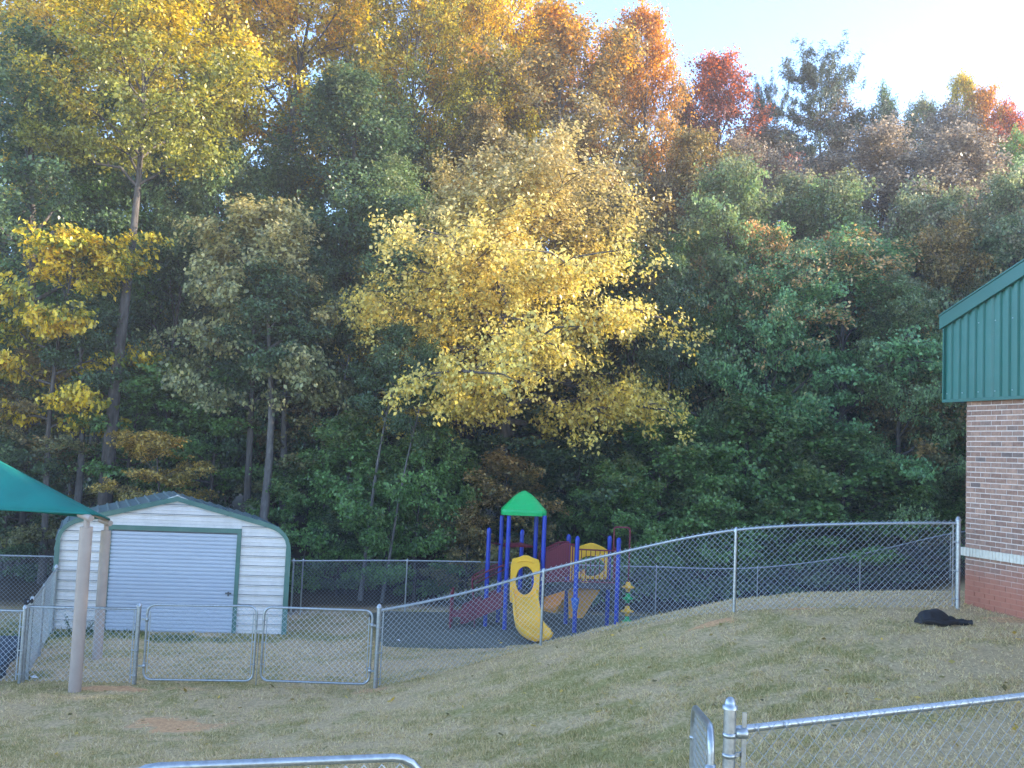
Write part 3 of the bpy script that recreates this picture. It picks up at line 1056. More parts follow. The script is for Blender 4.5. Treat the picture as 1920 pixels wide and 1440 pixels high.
tree('poplar_tree', 'tall2', 900, 90, 33.5, 280, 'yellow_olive', 'yellow olive crown rising over the left shoulder of the straw yellow tree', group=GW)
GB = 'treetops far back in the wood'
for px, top, dep, w, mt, pr_, lab in (
        (210, -60, 39.0, 340, 'yellow_olive', 'tall1', 'yellow olive treetop filling in behind the tall yellow poplar'),
        (455, -70, 39.5, 320, 'gold', 'tall2', 'gold treetop filling the sky left of the dark fork'),
        (670, -40, 40.0, 300, 'yellow_olive', 'tall1', 'yellow olive treetop right of the dark fork'),
        (840, -30, 40.5, 300, 'gold', 'tall2', 'yellow treetop behind the open yellow olive crown'),
        (1000, 30, 40.5, 320, 'orange', 'tall1', 'orange treetop behind the big brown oak'),
        (1130, 60, 40.0, 260, 'orange_brown', 'tall2', 'brown treetop just left of the crown at the sky gap'),
        (1560, 200, 39.5, 280, 'mauve', 'tall1', 'mauve brown crown filling in below the open pine'),
        (1445, 240, 38.5, 220, 'mauve', 'tall2', 'mauve crown between the red maple and the open pine'),
        (1765, 195, 38.5, 240, 'mauve', 'tall1', 'mauve treetop behind the narrow yellow green one'),
        (1850, 165, 39.0, 180, 'orange', 'tall2', 'orange tipped treetop next to the yellow green one'),
        (1285, 170, 38.5, 160, 'olive_brown', 'tall1', 'dull treetop between the orange crown and the red maple'),
        (20, 20, 40.0, 340, 'yellow_olive', 'tall2', 'pale yellow treetop at the far left edge')):
    tree('oak_tree', pr_, px, top, dep, w, mt, lab, group=GB)
for px, top, dep, w, mt, pr_, lab in (
        (270, 240, 32.5, 320, 'dark_green', 'broad2', 'dark green crown behind the long bare poplar trunk'),
        (520, 290, 33.0, 320, 'grey_green', 'broad1', 'grey green crown high behind the pale olive tree'),
        (720, 240, 33.5, 320, 'dark_green', 'tall1', 'dark crown between the dense dark tree and the straw yellow tree'),
        (1300, 250, 33.5, 280, 'olive_brown', 'tall2', 'olive brown crown below the red topped maple'),
        (1560, 330, 31.5, 320, 'grey_green', 'broad2', 'hazy grey green crown above the salmon sprayed tree'),
        (1720, 340, 31.5, 300, 'mauve_green', 'broad1', 'hazy mauve green crown above the gable corner'),
        (1400, 250, 36.0, 260, 'mauve', 'tall1', 'mauve crown under the thin small pine'),
        (1180, 480, 28.6, 260, 'dark_green', 'broad1', 'dark green crown showing through the right side of the straw yellow tree')):
    tree('oak_tree', pr_, px, top, dep, w, mt, lab, group=GW)
# understorey along the fence
GU = 'low trees and bushes along the edge of the wood'
tree('young_tree', 'low1', 660, 770, 25.4, 240, 'green', 'leafy young tree left of the two slim leaning trunks', group=GU)
tree('young_tree', 'low2', 790, 790, 24.8, 230, 'green', 'bright leafy young tree left of the green playground roof', group=GU)
tree('young_tree', 'low1', 945, 850, 25.2, 240, 'olive_brown', 'olive brown young tree directly behind the playground roof', group=GU)
tree('young_tree', 'low2', 1085, 800, 26.4, 280, 'dark_green', 'dark young tree behind the maroon bridge of the playground', group=GU)
tree('young_tree', 'low1', 1235, 760, 26.6, 300, 'green', 'green young tree behind the maroon hoop of the climber', group=GU)
tree('young_tree', 'low2', 1395, 730, 27.8, 330, 'green', 'green young tree above the first right hand fence post', group=GU)
tree('young_tree', 'low1', 1575, 800, 27.7, 320, 'green', 'broad green bush below the salmon sprayed tree', group=GU)
tree('young_tree', 'low2', 1690, 700, 29.2, 280, 'olive_brown', 'brownish young tree left of the brick wall', group=GU)
tree('young_tree', 'low1', 1785, 740, 29.4, 220, 'green', 'green young tree touching the brick corner', group=GU)
tree('young_tree', 'low2', 1460, 890, 27.6, 260, 'green', 'low green bush crowding the far fence', group=GU)
tree('young_tree', 'low1', 1640, 890, 28.6, 260, 'dark_green', 'low dark bush behind the far fence beside the brick wall', group=GU)
tree('young_tree', 'sapling', 1330, 930, 26.0, 220, 'green', 'small sapling behind the second bay of the sloping fence', group=GU)
tree('young_tree', 'broad2', 60, 660, 26.2, 320, 'olive_brown', 'olive tree with dark underside above the teal canopy', group=GU)
tree('young_tree', 'maple', 250, 690, 26.6, 300, 'green', 'green tree with drooping sprays above the left shed slope', group=GU)
tree('young_tree', 'maple', 300, 810, 24.6, 190, 'yellow_brown', 'yellow brown sprays hanging just above the shed ridge', group=GU)
tree('young_tree', 'maple', 410, 690, 27.0, 280, 'green', 'green tree behind the shed ridge, right of the yellow brown sprays', group=GU)
tree('young_tree', 'maple', 600, 720, 27.6, 280, 'olive_brown', 'olive tree over the dark gap right of the shed', group=GU)
tree('young_tree', 'maple', 1010, 760, 27.2, 300, 'dark_green', 'dark tree under the low limbs of the straw yellow tree', group=GU)
tree('young_tree', 'maple', 860, 740, 27.6, 280, 'dark_green', 'dark tree under the left limbs of the straw yellow tree', group=GU)
tree('young_tree', 'sapling', 880, 950, 24.3, 130, 'olive_brown', 'small sapling by the far fence left of the playground', group=GU)
tree('young_tree', 'sapling', 640, 960, 25.0, 130, 'dark_green', 'small dark sapling in the gap right of the shed', group=GU)
for px, top, dep, w, mt, pr_, lab in (
        (580, 850, 26.4, 220, 'green', 'low2', 'green bush in the gap right of the shed eave'),
        (1160, 860, 25.4, 220, 'green', 'low1', 'green bush just right of the maroon bridge'),
        (1310, 850, 26.6, 260, 'green', 'low2', 'green bush above the first bay of the sloping fence'),
        (1490, 760, 28.4, 280, 'grey_green', 'low1', 'grey green bush left of the broad green bush'),
        (1720, 850, 28.8, 240, 'green', 'low2', 'green bush by the end post of the sloping fence'),
        (730, 880, 24.9, 170, 'green', 'low1', 'low green bush at the foot of the very thin stem'),
        (20, 800, 25.4, 240, 'dark_green', 'low2', 'dark bush behind the teal canopy')):
    tree('young_tree', pr_, px, top, dep, w, mt, lab, group=GU)
# slim trunks in the dark edge
GS = 'slim trunks at the dark edge of the wood'
for px, top, dep, w, ln, lab in (
        (158, 560, 25.6, 200, 0.0, 'slim grey trunk between the teal canopy and the big trunk'),
        (478, 560, 26.8, 150, 0.0, 'slim trunk showing above the right slope of the shed roof'),
        (508, 500, 25.2, 230, 0.0, 'mottled pale trunk above the right eave of the shed'),
        (546, 500, 26.6, 200, 0.0, 'straight slim trunk just right of the shed roof'),
        (612, 540, 26.5, 150, 0.06, 'leaning trunk in the gap right of the shed'),
        (694, 600, 24.4, 150, 0.07, 'pale leaning trunk rising behind the far fence'),
        (733, 640, 24.2, 110, 0.12, 'very thin leaning stem right of the pale leaning trunk'),
        (1270, 480, 27.5, 140, -0.05, 'bent slim trunk right of the straw yellow tree'),
        (560, 560, 30.0, 150, 0.0, 'slim trunk deep in the gap behind the shed'),
        (25, 560, 27.0, 150, 0.0, 'slim trunk behind the teal canopy at the edge')):
    tree('slim_tree', 'mast' if px in (508, 546, 158) else 'slim', px, top, dep, w, 'dark_green', lab, group=GS, bark='bark_pale' if dep < 26 else None, lean=ln)


def woods():
    """The wood beyond the last tree one can tell apart, and its run on to the right: one leafy mass."""
    rg = random.Random(99)
    allv, alla = [], []
    spots = []
    for d in (42, 46, 50, 55, 61):
        x = -34.0 - d * 0.2
        while x < 44:
            spots.append((x + rg.uniform(-1, 1), d + rg.uniform(-1.5, 1.5), rg.uniform(12.5, 15.5)))
            x += 4.6
    for k in range(26):
        spots.append((rg.uniform(21, 44), rg.uniform(20, 40), rg.uniform(14, 18)))
    spots += [(4.6, 44.0, 13.0), (5.6, 48.5, 13.5), (6.4, 53.0, 14.0), (4.2, 58.0, 14.5)]
    for i, (x, y, h) in enumerate(spots):
        pr = P[('tall1', 'broad1', 'low1', 'broad2')[i % 4]]
        me = pr['crown']
        nv = len(me.vertices)
        co = np.empty(nv * 3, dtype=np.float32)
        me.vertices.foreach_get('co', co)
        co = co.reshape(-1, 4, 3)[i % 13::13]
        a = np.empty(len(me.polygons) * 3, dtype=np.float32)
        me.attributes['leaf'].data.foreach_get('vector', a)
        a = a.reshape(-1, 3)[i % 13::13].copy()
        c = co.mean(1, keepdims=True)
        co = c + (co - c) * 3.0
        s = h / pr['H']
        ang = rg.uniform(0, 6.28)
        ca, sa = math.cos(ang), math.sin(ang)
        xy = 1.25 * max(min(s, 1.3), 0.75)
        q = np.empty_like(co)
        q[..., 0] = (co[..., 0] * ca - co[..., 1] * sa) * xy + x
        q[..., 1] = (co[..., 0] * sa + co[..., 1] * ca) * xy + y
        q[..., 2] = (co[..., 2] - 0.1 * pr['H']) * s + gz(x, y)
        allv.append(q)
        a[:, 1] = a[:, 1] * 0.5 + 0.5 * rg.random()
        alla.append(a)
    v = np.concatenate(allv).reshape(-1, 3)
    at_ = np.concatenate(alla)
    me = np_mesh('woods', v, np.arange(len(v)).reshape(-1, 4), LM['deep'], {'leaf': at_})
    tag(link('woods', me), 'deep wood closing the view behind the nearer trees', 'woods', kind='stuff')


woods()


def haze():
    mb = MB()
    mb.box(-45, 50, -10, 66, -1.6, 23)
    m = bpy.data.materials.new('air')
    m.use_nodes = True
    nt = m.node_tree
    nt.nodes.remove(nt.nodes['Principled BSDF'])
    v = nt.nodes.new('ShaderNodeVolumePrincipled')
    v.inputs['Color'].default_value = (0.93, 0.95, 1.0, 1)
    v.inputs['Density'].default_value = 0.0014
    v.inputs['Anisotropy'].default_value = 0.35
    nt.links.new(v.outputs[0], nt.nodes['Material Output'].inputs['Volume'])
    o = mb.build('haze', m)
    o['kind'] = 'stuff'


haze()

# ------------------------------------------------------------------ chain-link fencing
WIRE_P = 0.088


def chain_mesh(name, F, L, h, mat, parent, r=0.0024, v0=0.0, sides=3):
    """Woven diamonds over the surface F(u, v), u in 0..L, v in v0..h: two families of slanting wires."""
    mb = MB()
    n = int((L + h) / WIRE_P) + 2
    for fam in (0, 1):
        for i in range(-int(h / WIRE_P) - 1, n):
            u0 = i * WIRE_P
            # u = u0 + v (family 0) or u = u0 + h - v (family 1)
            pts = []
            if fam == 0:
                va, vb = max(v0, -u0), min(h, L - u0)
            else:
                va, vb = max(v0, u0 + h - L), min(h, u0 + h)
            if vb - va < 0.02:
                continue
            k = max(2, int((vb - va) / 0.3) + 1)
            for j in range(k):
                v = va + (vb - va) * j / (k - 1)
                u = u0 + v if fam == 0 else u0 + h - v
                pts.append(F(u, v, (0.0025 if fam else -0.0025)))
            mb.tube(pts, r, sides, caps=False, smooth=False)
    o = mb.build(name, mat, parent)
    o['kind'] = 'stuff'
    return o


def polyline(pts, nsub=10):
    """Catmull-Rom through 2D points -> function of arc length."""
    P_ = [Vector((p[0], p[1])) for p in pts]
    out = []
    for i in range(len(P_) - 1):
        p0, p1, p2, p3 = P_[max(i - 1, 0)], P_[i], P_[i + 1], P_[min(i + 2, len(P_) - 1)]
        for k in range(nsub):
            t = k / nsub
            out.append(0.5 * ((2 * p1) + (-p0 + p2) * t + (2 * p0 - 5 * p1 + 4 * p2 - p3) * t * t + (-p0 + 3 * p1 - 3 * p2 + p3) * t ** 3))
    out.append(P_[-1])
    return out


def post(parent, x, y, h, r, z0=None, cap=True, mat='galv', local=None):
    z0 = gz(x, y) if z0 is None else z0
    o = local or Vector((0, 0, 0))
    mb = MB()
    mb.tube([Vector((x, y, z0 - 0.25)) - o, Vector((x, y, z0 + h)) - o], r, 12)
    p = mb.build('post', M[mat], parent)
    if cap:
        cb = MB()
        cb.lathe([(r * 1.25, 0), (r * 1.25, 0.018), (r * 0.95, 0.022), (r * 0.9, 0.034), (r * 0.72, 0.05), (r * 0.36, 0.059), (0.002, 0.061)], 12,
                 Matrix.Translation(Vector((x, y, z0 + h - 0.02)) - o))
        cb.build('post_cap', M[mat], p)
    return p


def bands(parent, x, y, zs, r, dx, dy, mat='galv', o=Vector((0, 0, 0))):
    """Tension bands: a collar round the post with its bolt lug towards the mesh."""
    for z in zs:
        mb = MB()
        mb.lathe([(r, -0.011), (r + 0.004, -0.011), (r + 0.004, 0.011), (r, 0.011)], 12, Matrix.Translation(Vector((x, y, z)) - o))
        a = math.atan2(dy, dx)
        T = Matrix.Translation(Vector((x, y, z)) - o) @ Matrix.Rotation(a, 4, 'Z')
        mb.box(r - 0.002, r + 0.05, -0.008, 0.008, -0.0105, 0.0105, T)
        mb.build('tension_band', M[mat], parent)


def fence(name, label, pts, posts_idx, h=1.22, top_r=0.0205, post_r=0.024, end_r=0.03, wire='wire', r=0.0025, over=0.0, ends=(True, True), cat='fence', zfun=None, seg=None):
    """pts: plan points; posts_idx: points that carry a post. Mesh bays are parts, one per bay."""
    zf = zfun or gz
    root = thing(name, label, cat, (pts[0][0], pts[0][1], zf(*pts[0])))
    o = Vector(root.location)
    path = polyline(pts)
    cum = [0.0]
    for a, b in zip(path[:-1], path[1:]):
        cum.append(cum[-1] + (b - a).length)
    zs = [zf(p.x, p.y) for p in path]

    def pos(s):
        s = max(0, min(cum[-1], s))
        for i in range(len(cum) - 1):
            if s <= cum[i + 1] + 1e-9:
                t = (s - cum[i]) / max(1e-9, cum[i + 1] - cum[i])
                return path[i].lerp(path[i + 1], t), zs[i] * (1 - t) + zs[i + 1] * t
        return path[-1], zs[-1]
    # rail
    mb = MB()
    mb.tube([Vector((p.x, p.y, z + h)) - o for p, z in zip(path, zs)], top_r, 10)
    mb.build('top_rail', M['galv'], root)
    idx_ = [i * 10 for i in posts_idx]
    for k, i in enumerate(idx_):
        first, last = k == 0, k == len(idx_) - 1
        p = path[i]
        end = (first and ends[0]) or (last and ends[1])
        if (first and ends[0] is None) or (last and ends[1] is None):
            continue
        post(root, p.x, p.y, h + (0.06 if end else 0.0), end_r if end else post_r, zs[i], cap=end, local=o)
        if not end:
            cb = MB()
            cb.lathe([(post_r * 1.15, -0.03), (post_r * 1.15, 0.02), (post_r * 0.7, 0.045), (0.002, 0.05)], 10, Matrix.Translation(Vector((p.x, p.y, zs[i] + h)) - o))
            cb.build('loop_cap', M['galv'], root)
        else:
            q = path[min(i + 1, len(path) - 1)] if first else path[i - 1]
            d = (q - p).normalized()
            bands(root, p.x, p.y, [zs[i] + f * h for f in (0.12, 0.45, 0.78)], end_r, d.x, d.y, o=o)
            tb = MB()
            e = p + d * (end_r + 0.035)
            tb.box(-0.009, 0.009, -0.003, 0.003, 0.04, h - 0.02, Matrix.Translation(Vector((e.x, e.y, zs[i])) - o))
            tb.build('tension_bar', M['galv'], root)
    for a, b in zip(idx_[:-1], idx_[1:]):
        s0, s1 = cum[a] + 0.03, cum[b] - 0.03

        def F(u, v, off, s0=s0):
            p, z = pos(s0 + u)
            p2, _ = pos(s0 + u + 0.05)
            p1, _ = pos(s0 + u - 0.05)
            d = (p2 - p1).normalized()
            return Vector((p.x + d.y * off, p.y - d.x * off - 0.024, z + 0.03 + v)) - o
        chain_mesh('chain_link_mesh', F, s1 - s0, h - 0.03 + over, M[wire], root, r)
    return root


def rrect(w, h, rad, n=5):
    out = []
    for cx, cz, a0 in ((w - rad, rad, -90), (w - rad, h - rad, 0), (rad, h - rad, 90), (rad, rad, 180)):
        for k in range(n + 1):
            a = R_(a0 + 90 * k / n)
            out.append((cx + rad * math.cos(a), cz + rad * math.sin(a)))
    return out


def gate(name, label, a, b, h, r=0.019, rad=0.12, wire='wire', slope=0.0, wr=0.0025, hinge=None, group=None):
    """a, b: lower corners in the world (Vector). Frame of bent tube, mesh, hinge straps and clips."""
    d = Vector((b.x - a.x, b.y - a.y, 0))
    w = d.length
    rz = math.atan2(d.y, d.x)
    root = thing(name, label, 'gate', a, rz, group)
    dz = (b.z - a.z) / w
    f = MB()
    f.tube([(x, 0, z + x * dz) for x, z in rrect(w, h, rad)], r, 10, closed=True)
    f.build('frame', M['galv'], root)
    chain_mesh('chain_link_mesh', lambda u, v, off: Vector((0.05 + u, off, 0.03 + v + (0.05 + u) * dz)), w - 0.1, h - 0.06, M[wire], root, wr)
    for x in (0.05, w - 0.05):
        t = MB()
        t.box(x - 0.008, x + 0.008, -0.003, 0.003, 0.1 + x * dz, h - 0.1 + x * dz)
        t.build('tension_bar', M['galv'], root)
    for x in (0.0, w):
        for z in (0.22 * h, 0.52 * h, 0.82 * h):
            t = MB()
            t.lathe([(r, -0.011), (r + 0.004, -0.011), (r + 0.004, 0.011), (r, 0.011)], 10, Matrix.Translation((x, 0, z + x * dz)))
            s = 1 if x == 0 else -1
            t.box(min(x, x + s * 0.06), max(x, x + s * 0.06), -0.006, 0.006, z - 0.009 + x * dz, z + 0.009 + x * dz)
            t.build('clip', M['galv'], root)
    if hinge is not None:
        for z in (0.18 * h, 0.80 * h):
            x = 0.0 if hinge == 'a' else w
            s = -1 if x == 0 else 1
            t = MB()
            t.lathe([(r + 0.001, -0.03), (r + 0.009, -0.03), (r + 0.009, 0.03), (r + 0.001, 0.03)], 10, Matrix.Translation((x, 0, z + x * dz)))
            t.box(min(x, x + s * 0.09), max(x, x + s * 0.09), -0.012, 0.012, z - 0.014 + x * dz, z + 0.014 + x * dz)
            t.build('hinge', M['galv'], root)
    return root


def plan(p):
    return (p.x, p.y)


# front line: corner post, short bay, double gate, then the fence that climbs the slope
p45, p262, p708 = at(42, 1275, 15.5), at(252, 1272, 15.5), at(704, 1282, 15.5)
fence('chain_link_fence', 'short fence bay between the square corner posts and the double gate', [plan(p45), ((p45.x + p262.x) / 2, 15.5), plan(p262)], [0, 2], h=1.18, ends=(True, True), end_r=0.035)
g1a, g1b = at(268, 1274, 15.5), at(474, 1277, 15.5)
g2a, g2b = at(488, 1276, 15.5), at(692, 1283, 15.5)
for g_ in (g1a, g1b, g2a, g2b):
    pass
gate('chain_link_gate', 'double gate leaf hung on the post nearer the shade canopy', g1a, g1b, 1.17, hinge='a', group='leaves of the double gate')
gate('chain_link_gate', 'double gate leaf hung on the post of the sloping fence', g2a, g2b, 1.15, hinge='b', group='leaves of the double gate')
# latch between the two leaves
lt = MB()
lm = g1b.lerp(g2a, 0.5)
lt.box(-0.08, 0.08, -0.03, -0.012, -0.016, 0.016, Matrix.Translation((lm.x, lm.y, lm.z + 0.78)))
lt.tube([(lm.x, lm.y - 0.028, lm.z + 0.78), (lm.x, lm.y - 0.028, lm.z - 0.06)], 0.008, 6)
tag(lt.build('gate_latch', M['galv']), 'drop rod latch joining the two gate leaves', 'latch')

m1018, m1380, m1795 = at(1014, 1208, 16.1), at(1376, 1150, 14.4), at(1795, 1142, 13.9)
fence('chain_link_fence', 'chain link fence climbing the grassy slope up to the brick wall',
      [plan(p708), (-0.83, 15.95), plan(m1018), (2.0, 15.35), plan(m1380), (4.9, 13.98), plan(m1795)], [0, 2, 4, 6], h=1.22, over=0.05, r=0.0022, end_r=0.036)

# fence on the left of the corner post, and the side run back to the shed
fence('chain_link_fence', 'fence running off to the side under the teal canopy', [(-13.5, 15.3), (-10.7, 15.4), plan(at(37, 1275, 15.44))], [0, 1, 2], h=1.12, ends=(False, True), end_r=0.03)
fence('chain_link_fence', 'side fence seen end on, running back from the corner post to the shed', [plan(at(50, 1270, 15.7)), plan(at(74, 1222, 17.2)), plan(at(97, 1182, 18.95))], [0, 1, 2], h=1.22, ends=(True, True), over=0.04)
# black strap tied on the corner post
sb = MB()
sb.tube([(p45.x + 0.056 * math.cos(a), 15.5 + 0.056 * math.sin(a), p45.z + 1.225 + 0.03 * math.sin(2.3 * a)) for a in np.linspace(0, 11.0, 26)], 0.016, 6)
tag(sb.build('strap', M['rope']), 'black strap looped over the corner post top', 'strap')

# far fence in front of the wood
fence('chain_link_fence', 'far fence piece between the picture edge and the shed', [(-15.0, 19.9), (-12.2, 20.3), (-9.45, 20.8)], [0, 1, 2], wire='wire_far', ends=(False, False), r=0.0024, top_r=0.018)
far_pts = [(-4.75, 21.9), (-4.55, 21.95), (-2.28, 22.75), (0.7, 23.25), (3.75, 23.9), (6.4, 24.5), (9.35, 25.5), (12.0, 26.1), (15.0, 26.8)]
fence('chain_link_fence', 'long far fence along the edge of the wood behind the playground', far_pts, [0, 1, 2, 3, 4, 5, 6, 7, 8], wire='wire_far', ends=(False, False), r=0.0024, top_r=0.018, post_r=0.02)

# foreground: fence on the right with its end post, an open gate leaf beside it, and a gate top on the left
q0 = at(1369, 1330, 4.9)
q1 = at(1920, 1305, 5.6)
fr0 = Vector((q0.x + 0.0, q0.y, q0.z - 1.24))


def near_z(x, y):
    t = (x - q0.x) / (q1.x - q0.x)
    return (at(1390, 1371, 4.9).z - 1.22) * (1 - t) + (q1.z - 1.22) * t


ff = fence('chain_link_fence', 'near fence with domed end post across the lower right', [(q0.x, q0.y), ((q0.x + q1.x) / 2, (q0.y + q1.y) / 2), plan(q1), (q1.x * 2 - q0.x, q1.y * 2 - q0.y)], [0, 3],
           h=1.22, post_r=0.03, end_r=0.031, ends=(None, True), zfun=near_z, over=0.03, r=0.0014, wire='wire_far')
fo = Vector(ff.location)
post(ff, q0.x, q0.y, at(1369, 1322, 4.9).z - (q0.z - 1.5), 0.0315, q0.z - 1.5, cap=True, local=fo)
dd = (q1 - q0).normalized()
bands(ff, q0.x, q0.y, [at(1369, 1378, 4.9).z, at(1369, 1416, 4.9).z, at(1369, 1416, 4.9).z - 0.4, at(1369, 1416, 4.9).z - 0.75], 0.0315, dd.x, dd.y, o=fo)
tb = MB()
tb.box(-0.011, 0.011, -0.004, 0.004, 0.05, 1.31, Matrix.Translation(Vector((q0.x + 0.075, q0.y + 0.01, near_z(q0.x, q0.y))) - fo))
tb.build('tension_bar', M['galv'], ff)
rc = MB()
e0 = at(1383, 1375, 4.9)
rc.lathe([(0.012, -0.01), (0.026, -0.01), (0.027, 0.045), (0.022, 0.05)], 12, Matrix.Translation(e0 - fo) @ Matrix.Rotation(math.pi / 2, 4, 'Y'))
rc.build('rail_end_cup', M['galv'], ff)
# tie wires wound round the near rail
for k, px in enumerate((1420, 1472, 1540, 1640, 1735, 1830)):
    t = (px - 1390) / 530.0
    c0 = at(px, 1371 + (1305 - 1371) * t, 4.9 + 0.7 * t)
    tw = MB()
    tw.tube([c0 - fo + Vector((0.018 * (a / 3 - 1), 0.0245 * math.cos(a), 0.0245 * math.sin(a))) for a in np.linspace(0, 6.8, 15)], 0.0022, 5)
    tw.build('tie_wire', M['galv'], ff)

ga, gb = at(1334, 1372, 5.3), at(1301, 1330, 6.5)
gate('chain_link_gate', 'near gate leaf seen edge on beside the domed post', Vector((ga.x, ga.y, ga.z - 1.1)), Vector((gb.x, gb.y, gb.z - 1.1)), 1.12, r=0.021, rad=0.14, hinge='a', wr=0.002)
ga, gb = at(225, 1449, 4.5), at(797, 1426, 4.86)
gate('chain_link_gate', 'near gate of which only the top tube shows', Vector((ga.x, ga.y, ga.z - 1.1)), Vector((gb.x, gb.y, gb.z - 1.1)), 1.12, r=0.021, rad=0.16, wr=0.002)

# ------------------------------------------------------------------ the shed
def shed():
    bl, br = at(95, 1176, 19.3), at(533, 1182, 19.75)
    W = math.hypot(br.x - bl.x, br.y - bl.y)
    rz = math.atan2(br.y - bl.y, br.x - bl.x)
    root = thing('metal_shed', 'white metal shed with green trim and a roll up door', 'shed', (bl.x, bl.y, 0.0), rz)
    D = 2.0
    eave, ridge = 2.08, 2.66
    back_shift = -0.65        # the far end lies to the left: the shed is not square to its front
    SH = Matrix(((1, back_shift / D, 0, 0), (0, 1, 0, 0), (0, 0, 1, 0), (0, 0, 0, 1)))

    def prof(off):
        """Outline of the front from the left foot over the ridge to the right foot, pushed out by off."""
        a = 0.42
        pts = [(-off, 0.0), (-off, eave - a)]
        m = (ridge - eave) / (W / 2)
        for k in range(1, 6):
            t = k / 6
            x0, z0 = -off, eave - a
            x1, z1 = -off * 0.3 + 0.0, eave + off
            x2, z2 = a * 1.1, eave + a * 1.1 * m + off
            pts.append(((1 - t) ** 2 * x0 + 2 * t * (1 - t) * x1 + t * t * x2, (1 - t) ** 2 * z0 + 2 * t * (1 - t) * z1 + t * t * z2))
        pts.append((a * 1.1, eave + a * 1.1 * m + off))
        pts.append((W / 2, ridge + off))
        return pts + [(W - x, z) for x, z in reversed(pts[:-1])]
    inner = prof(0.0)
    # dark shell behind the siding
    mb = MB()
    ip = [(x, z) for x, z in inner]
    cen = len(ip)
    mb.prism(list(reversed(ip)), 0.03, 0.06, SH)
    mb.build('front_wall', M['dark_steel'], root)
    # door opening
    dx0, dx1, dz = 1.04, 3.50, 2.0

    def zlim(x):
        """Height of the gable outline at x."""
        pts_ = inner
        for (xa, za), (xb, zb) in zip(pts_[:-1], pts_[1:]):
            if xa <= x <= xb and xb > xa:
                return za + (zb - za) * (x - xa) / (xb - xa)
        return eave - 0.42

    def xlim(z):
        """Half range in x that lies under the outline at height z."""
        xs = [0.0]
        for x in np.linspace(0, W / 2, 80):
            if zlim(float(x)) >= z:
                return max(0.0, float(x))
        return W / 2
    course = 0.195
    z = 0.0
    k = 0
    while z < ridge - 0.06:
        z1 = z + course
        l0, l1 = xlim(z + 0.004), xlim(z1 - 0.008)
        spans = [(0, dx0 - 0.08), (dx1 + 0.08, W)] if z1 <= dz + 0.08 else [(0, W)]
        zz0 = z
        if z < dz + 0.08 < z1:
            spans = [(0, dx0 - 0.08), (dx1 + 0.08, W)]
        for xa, xb in spans:
            a0, b0 = max(xa, l0), min(xb, W - l0)
            a1, b1 = max(xa, l1), min(xb, W - l1)
            if b0 - a0 < 0.05:
                continue
            b1 = max(b1, a1 + 0.02)
            if b1 - a1 < 0.021 and z1 > ridge:
                a1 = b1 = W / 2
            mbp = MB()
            # ribbed course: flat pan with a raised rib at its upper edge
            prof_z = [(zz0, 0.0), (zz0 + course * 0.30, 0.0), (zz0 + course * 0.36, -0.006), (zz0 + course * 0.44, -0.006), (zz0 + course * 0.50, 0.0),
                      (zz0 + course * 0.80, 0.0), (zz0 + course * 0.86, -0.02), (zz0 + course * 0.935, -0.022), (zz0 + course * 0.94, 0.02), (zz0 + course - 0.001, 0.02)]
            vs_ = []
            for pz, py in prof_z:
                t = (pz - zz0) / course
                vs_.append(SH @ Vector((a0 + (a1 - a0) * t, py + 0.012, pz)))
                vs_.append(SH @ Vector((b0 + (b1 - b0) * t, py + 0.012, pz)))
            n_ = len(prof_z)
            mbp.add(vs_, [(2 * i, 2 * i + 1, 2 * i + 3, 2 * i + 2) for i in range(n_ - 1)])
            mbp.build('siding_panel', M['shed_white'], root)
        z = z1
        k += 1
    # piece above the door up to the next course
    zt = math.ceil((dz + 0.08) / course) * course
    mbp = MB()
    mbp.box(dx0 - 0.08, dx1 + 0.08, 0.008, 0.03, dz + 0.07, zt - 0.004)
    mbp.build('siding_panel', M['shed_white'], root)
    # green door surround
    for nm, (xa, xb, za, zb) in (('door_header', (dx0 - 0.08, dx1 + 0.08, dz, dz + 0.09)), ('door_jamb', (dx0 - 0.08, dx0, 0.0, dz - 0.002)), ('door_jamb', (dx1, dx1 + 0.08, 0.0, dz - 0.002))):
        mbp = MB()
        mbp.box(xa, xb, -0.035, 0.03, za, zb)
        mbp.build(nm, M['shed_green'], root)
    # roll-up curtain
    mbp = MB()
    ns = 27
    vs_, fs = [], []
    zz = []
    for i in range(ns):
        za = -0.06 + (dz - 0.0 + 0.05) * i / ns
        c = (dz + 0.05) / ns
        zz += [(za, 0.012), (za + c * 0.06, -0.016), (za + c * 0.68, -0.018), (za + c * 0.74, 0.016)]
    for pz, py in zz:
        vs_ += [(dx0 + 0.002, py, pz), (dx1 - 0.002, py, pz)]
    mbp.add(vs_, [(2 * i, 2 * i + 1, 2 * i + 3, 2 * i + 2) for i in range(len(zz) - 1)])
    dr = mbp.build('roll_up_door', M['door_white'], root)
    mbp = MB()
    mbp.box(dx1 - 0.17, dx1 - 0.05, -0.03, -0.008, 0.78, 0.81)
    mbp.box(dx1 - 0.12, dx1 - 0.09, -0.05, -0.03, 0.74, 0.83)
    mbp.build('door_latch', M['dark_steel'], dr)
    mbp = MB()
    mbp.box(dx0 + 0.01, dx1 - 0.01, -0.02, 0.02, -0.10, -0.05)
    mbp.build('bottom_bar', M['door_white'], dr)
    # green trim round the outline, front edge
    outer, inn = prof(0.035), prof(-0.06)
    mbp = MB()
    n_ = len(outer)
    vs_ = []
    for (xo, zo), (xi, zi) in zip(outer, inn):
        for x, y, z_ in ((xo, -0.045, zo), (xi, -0.045, zi), (xi, 0.0, zi), (xo, 0.12, zo)):
            vs_.append(SH @ Vector((x, y, z_)))
    fs = []
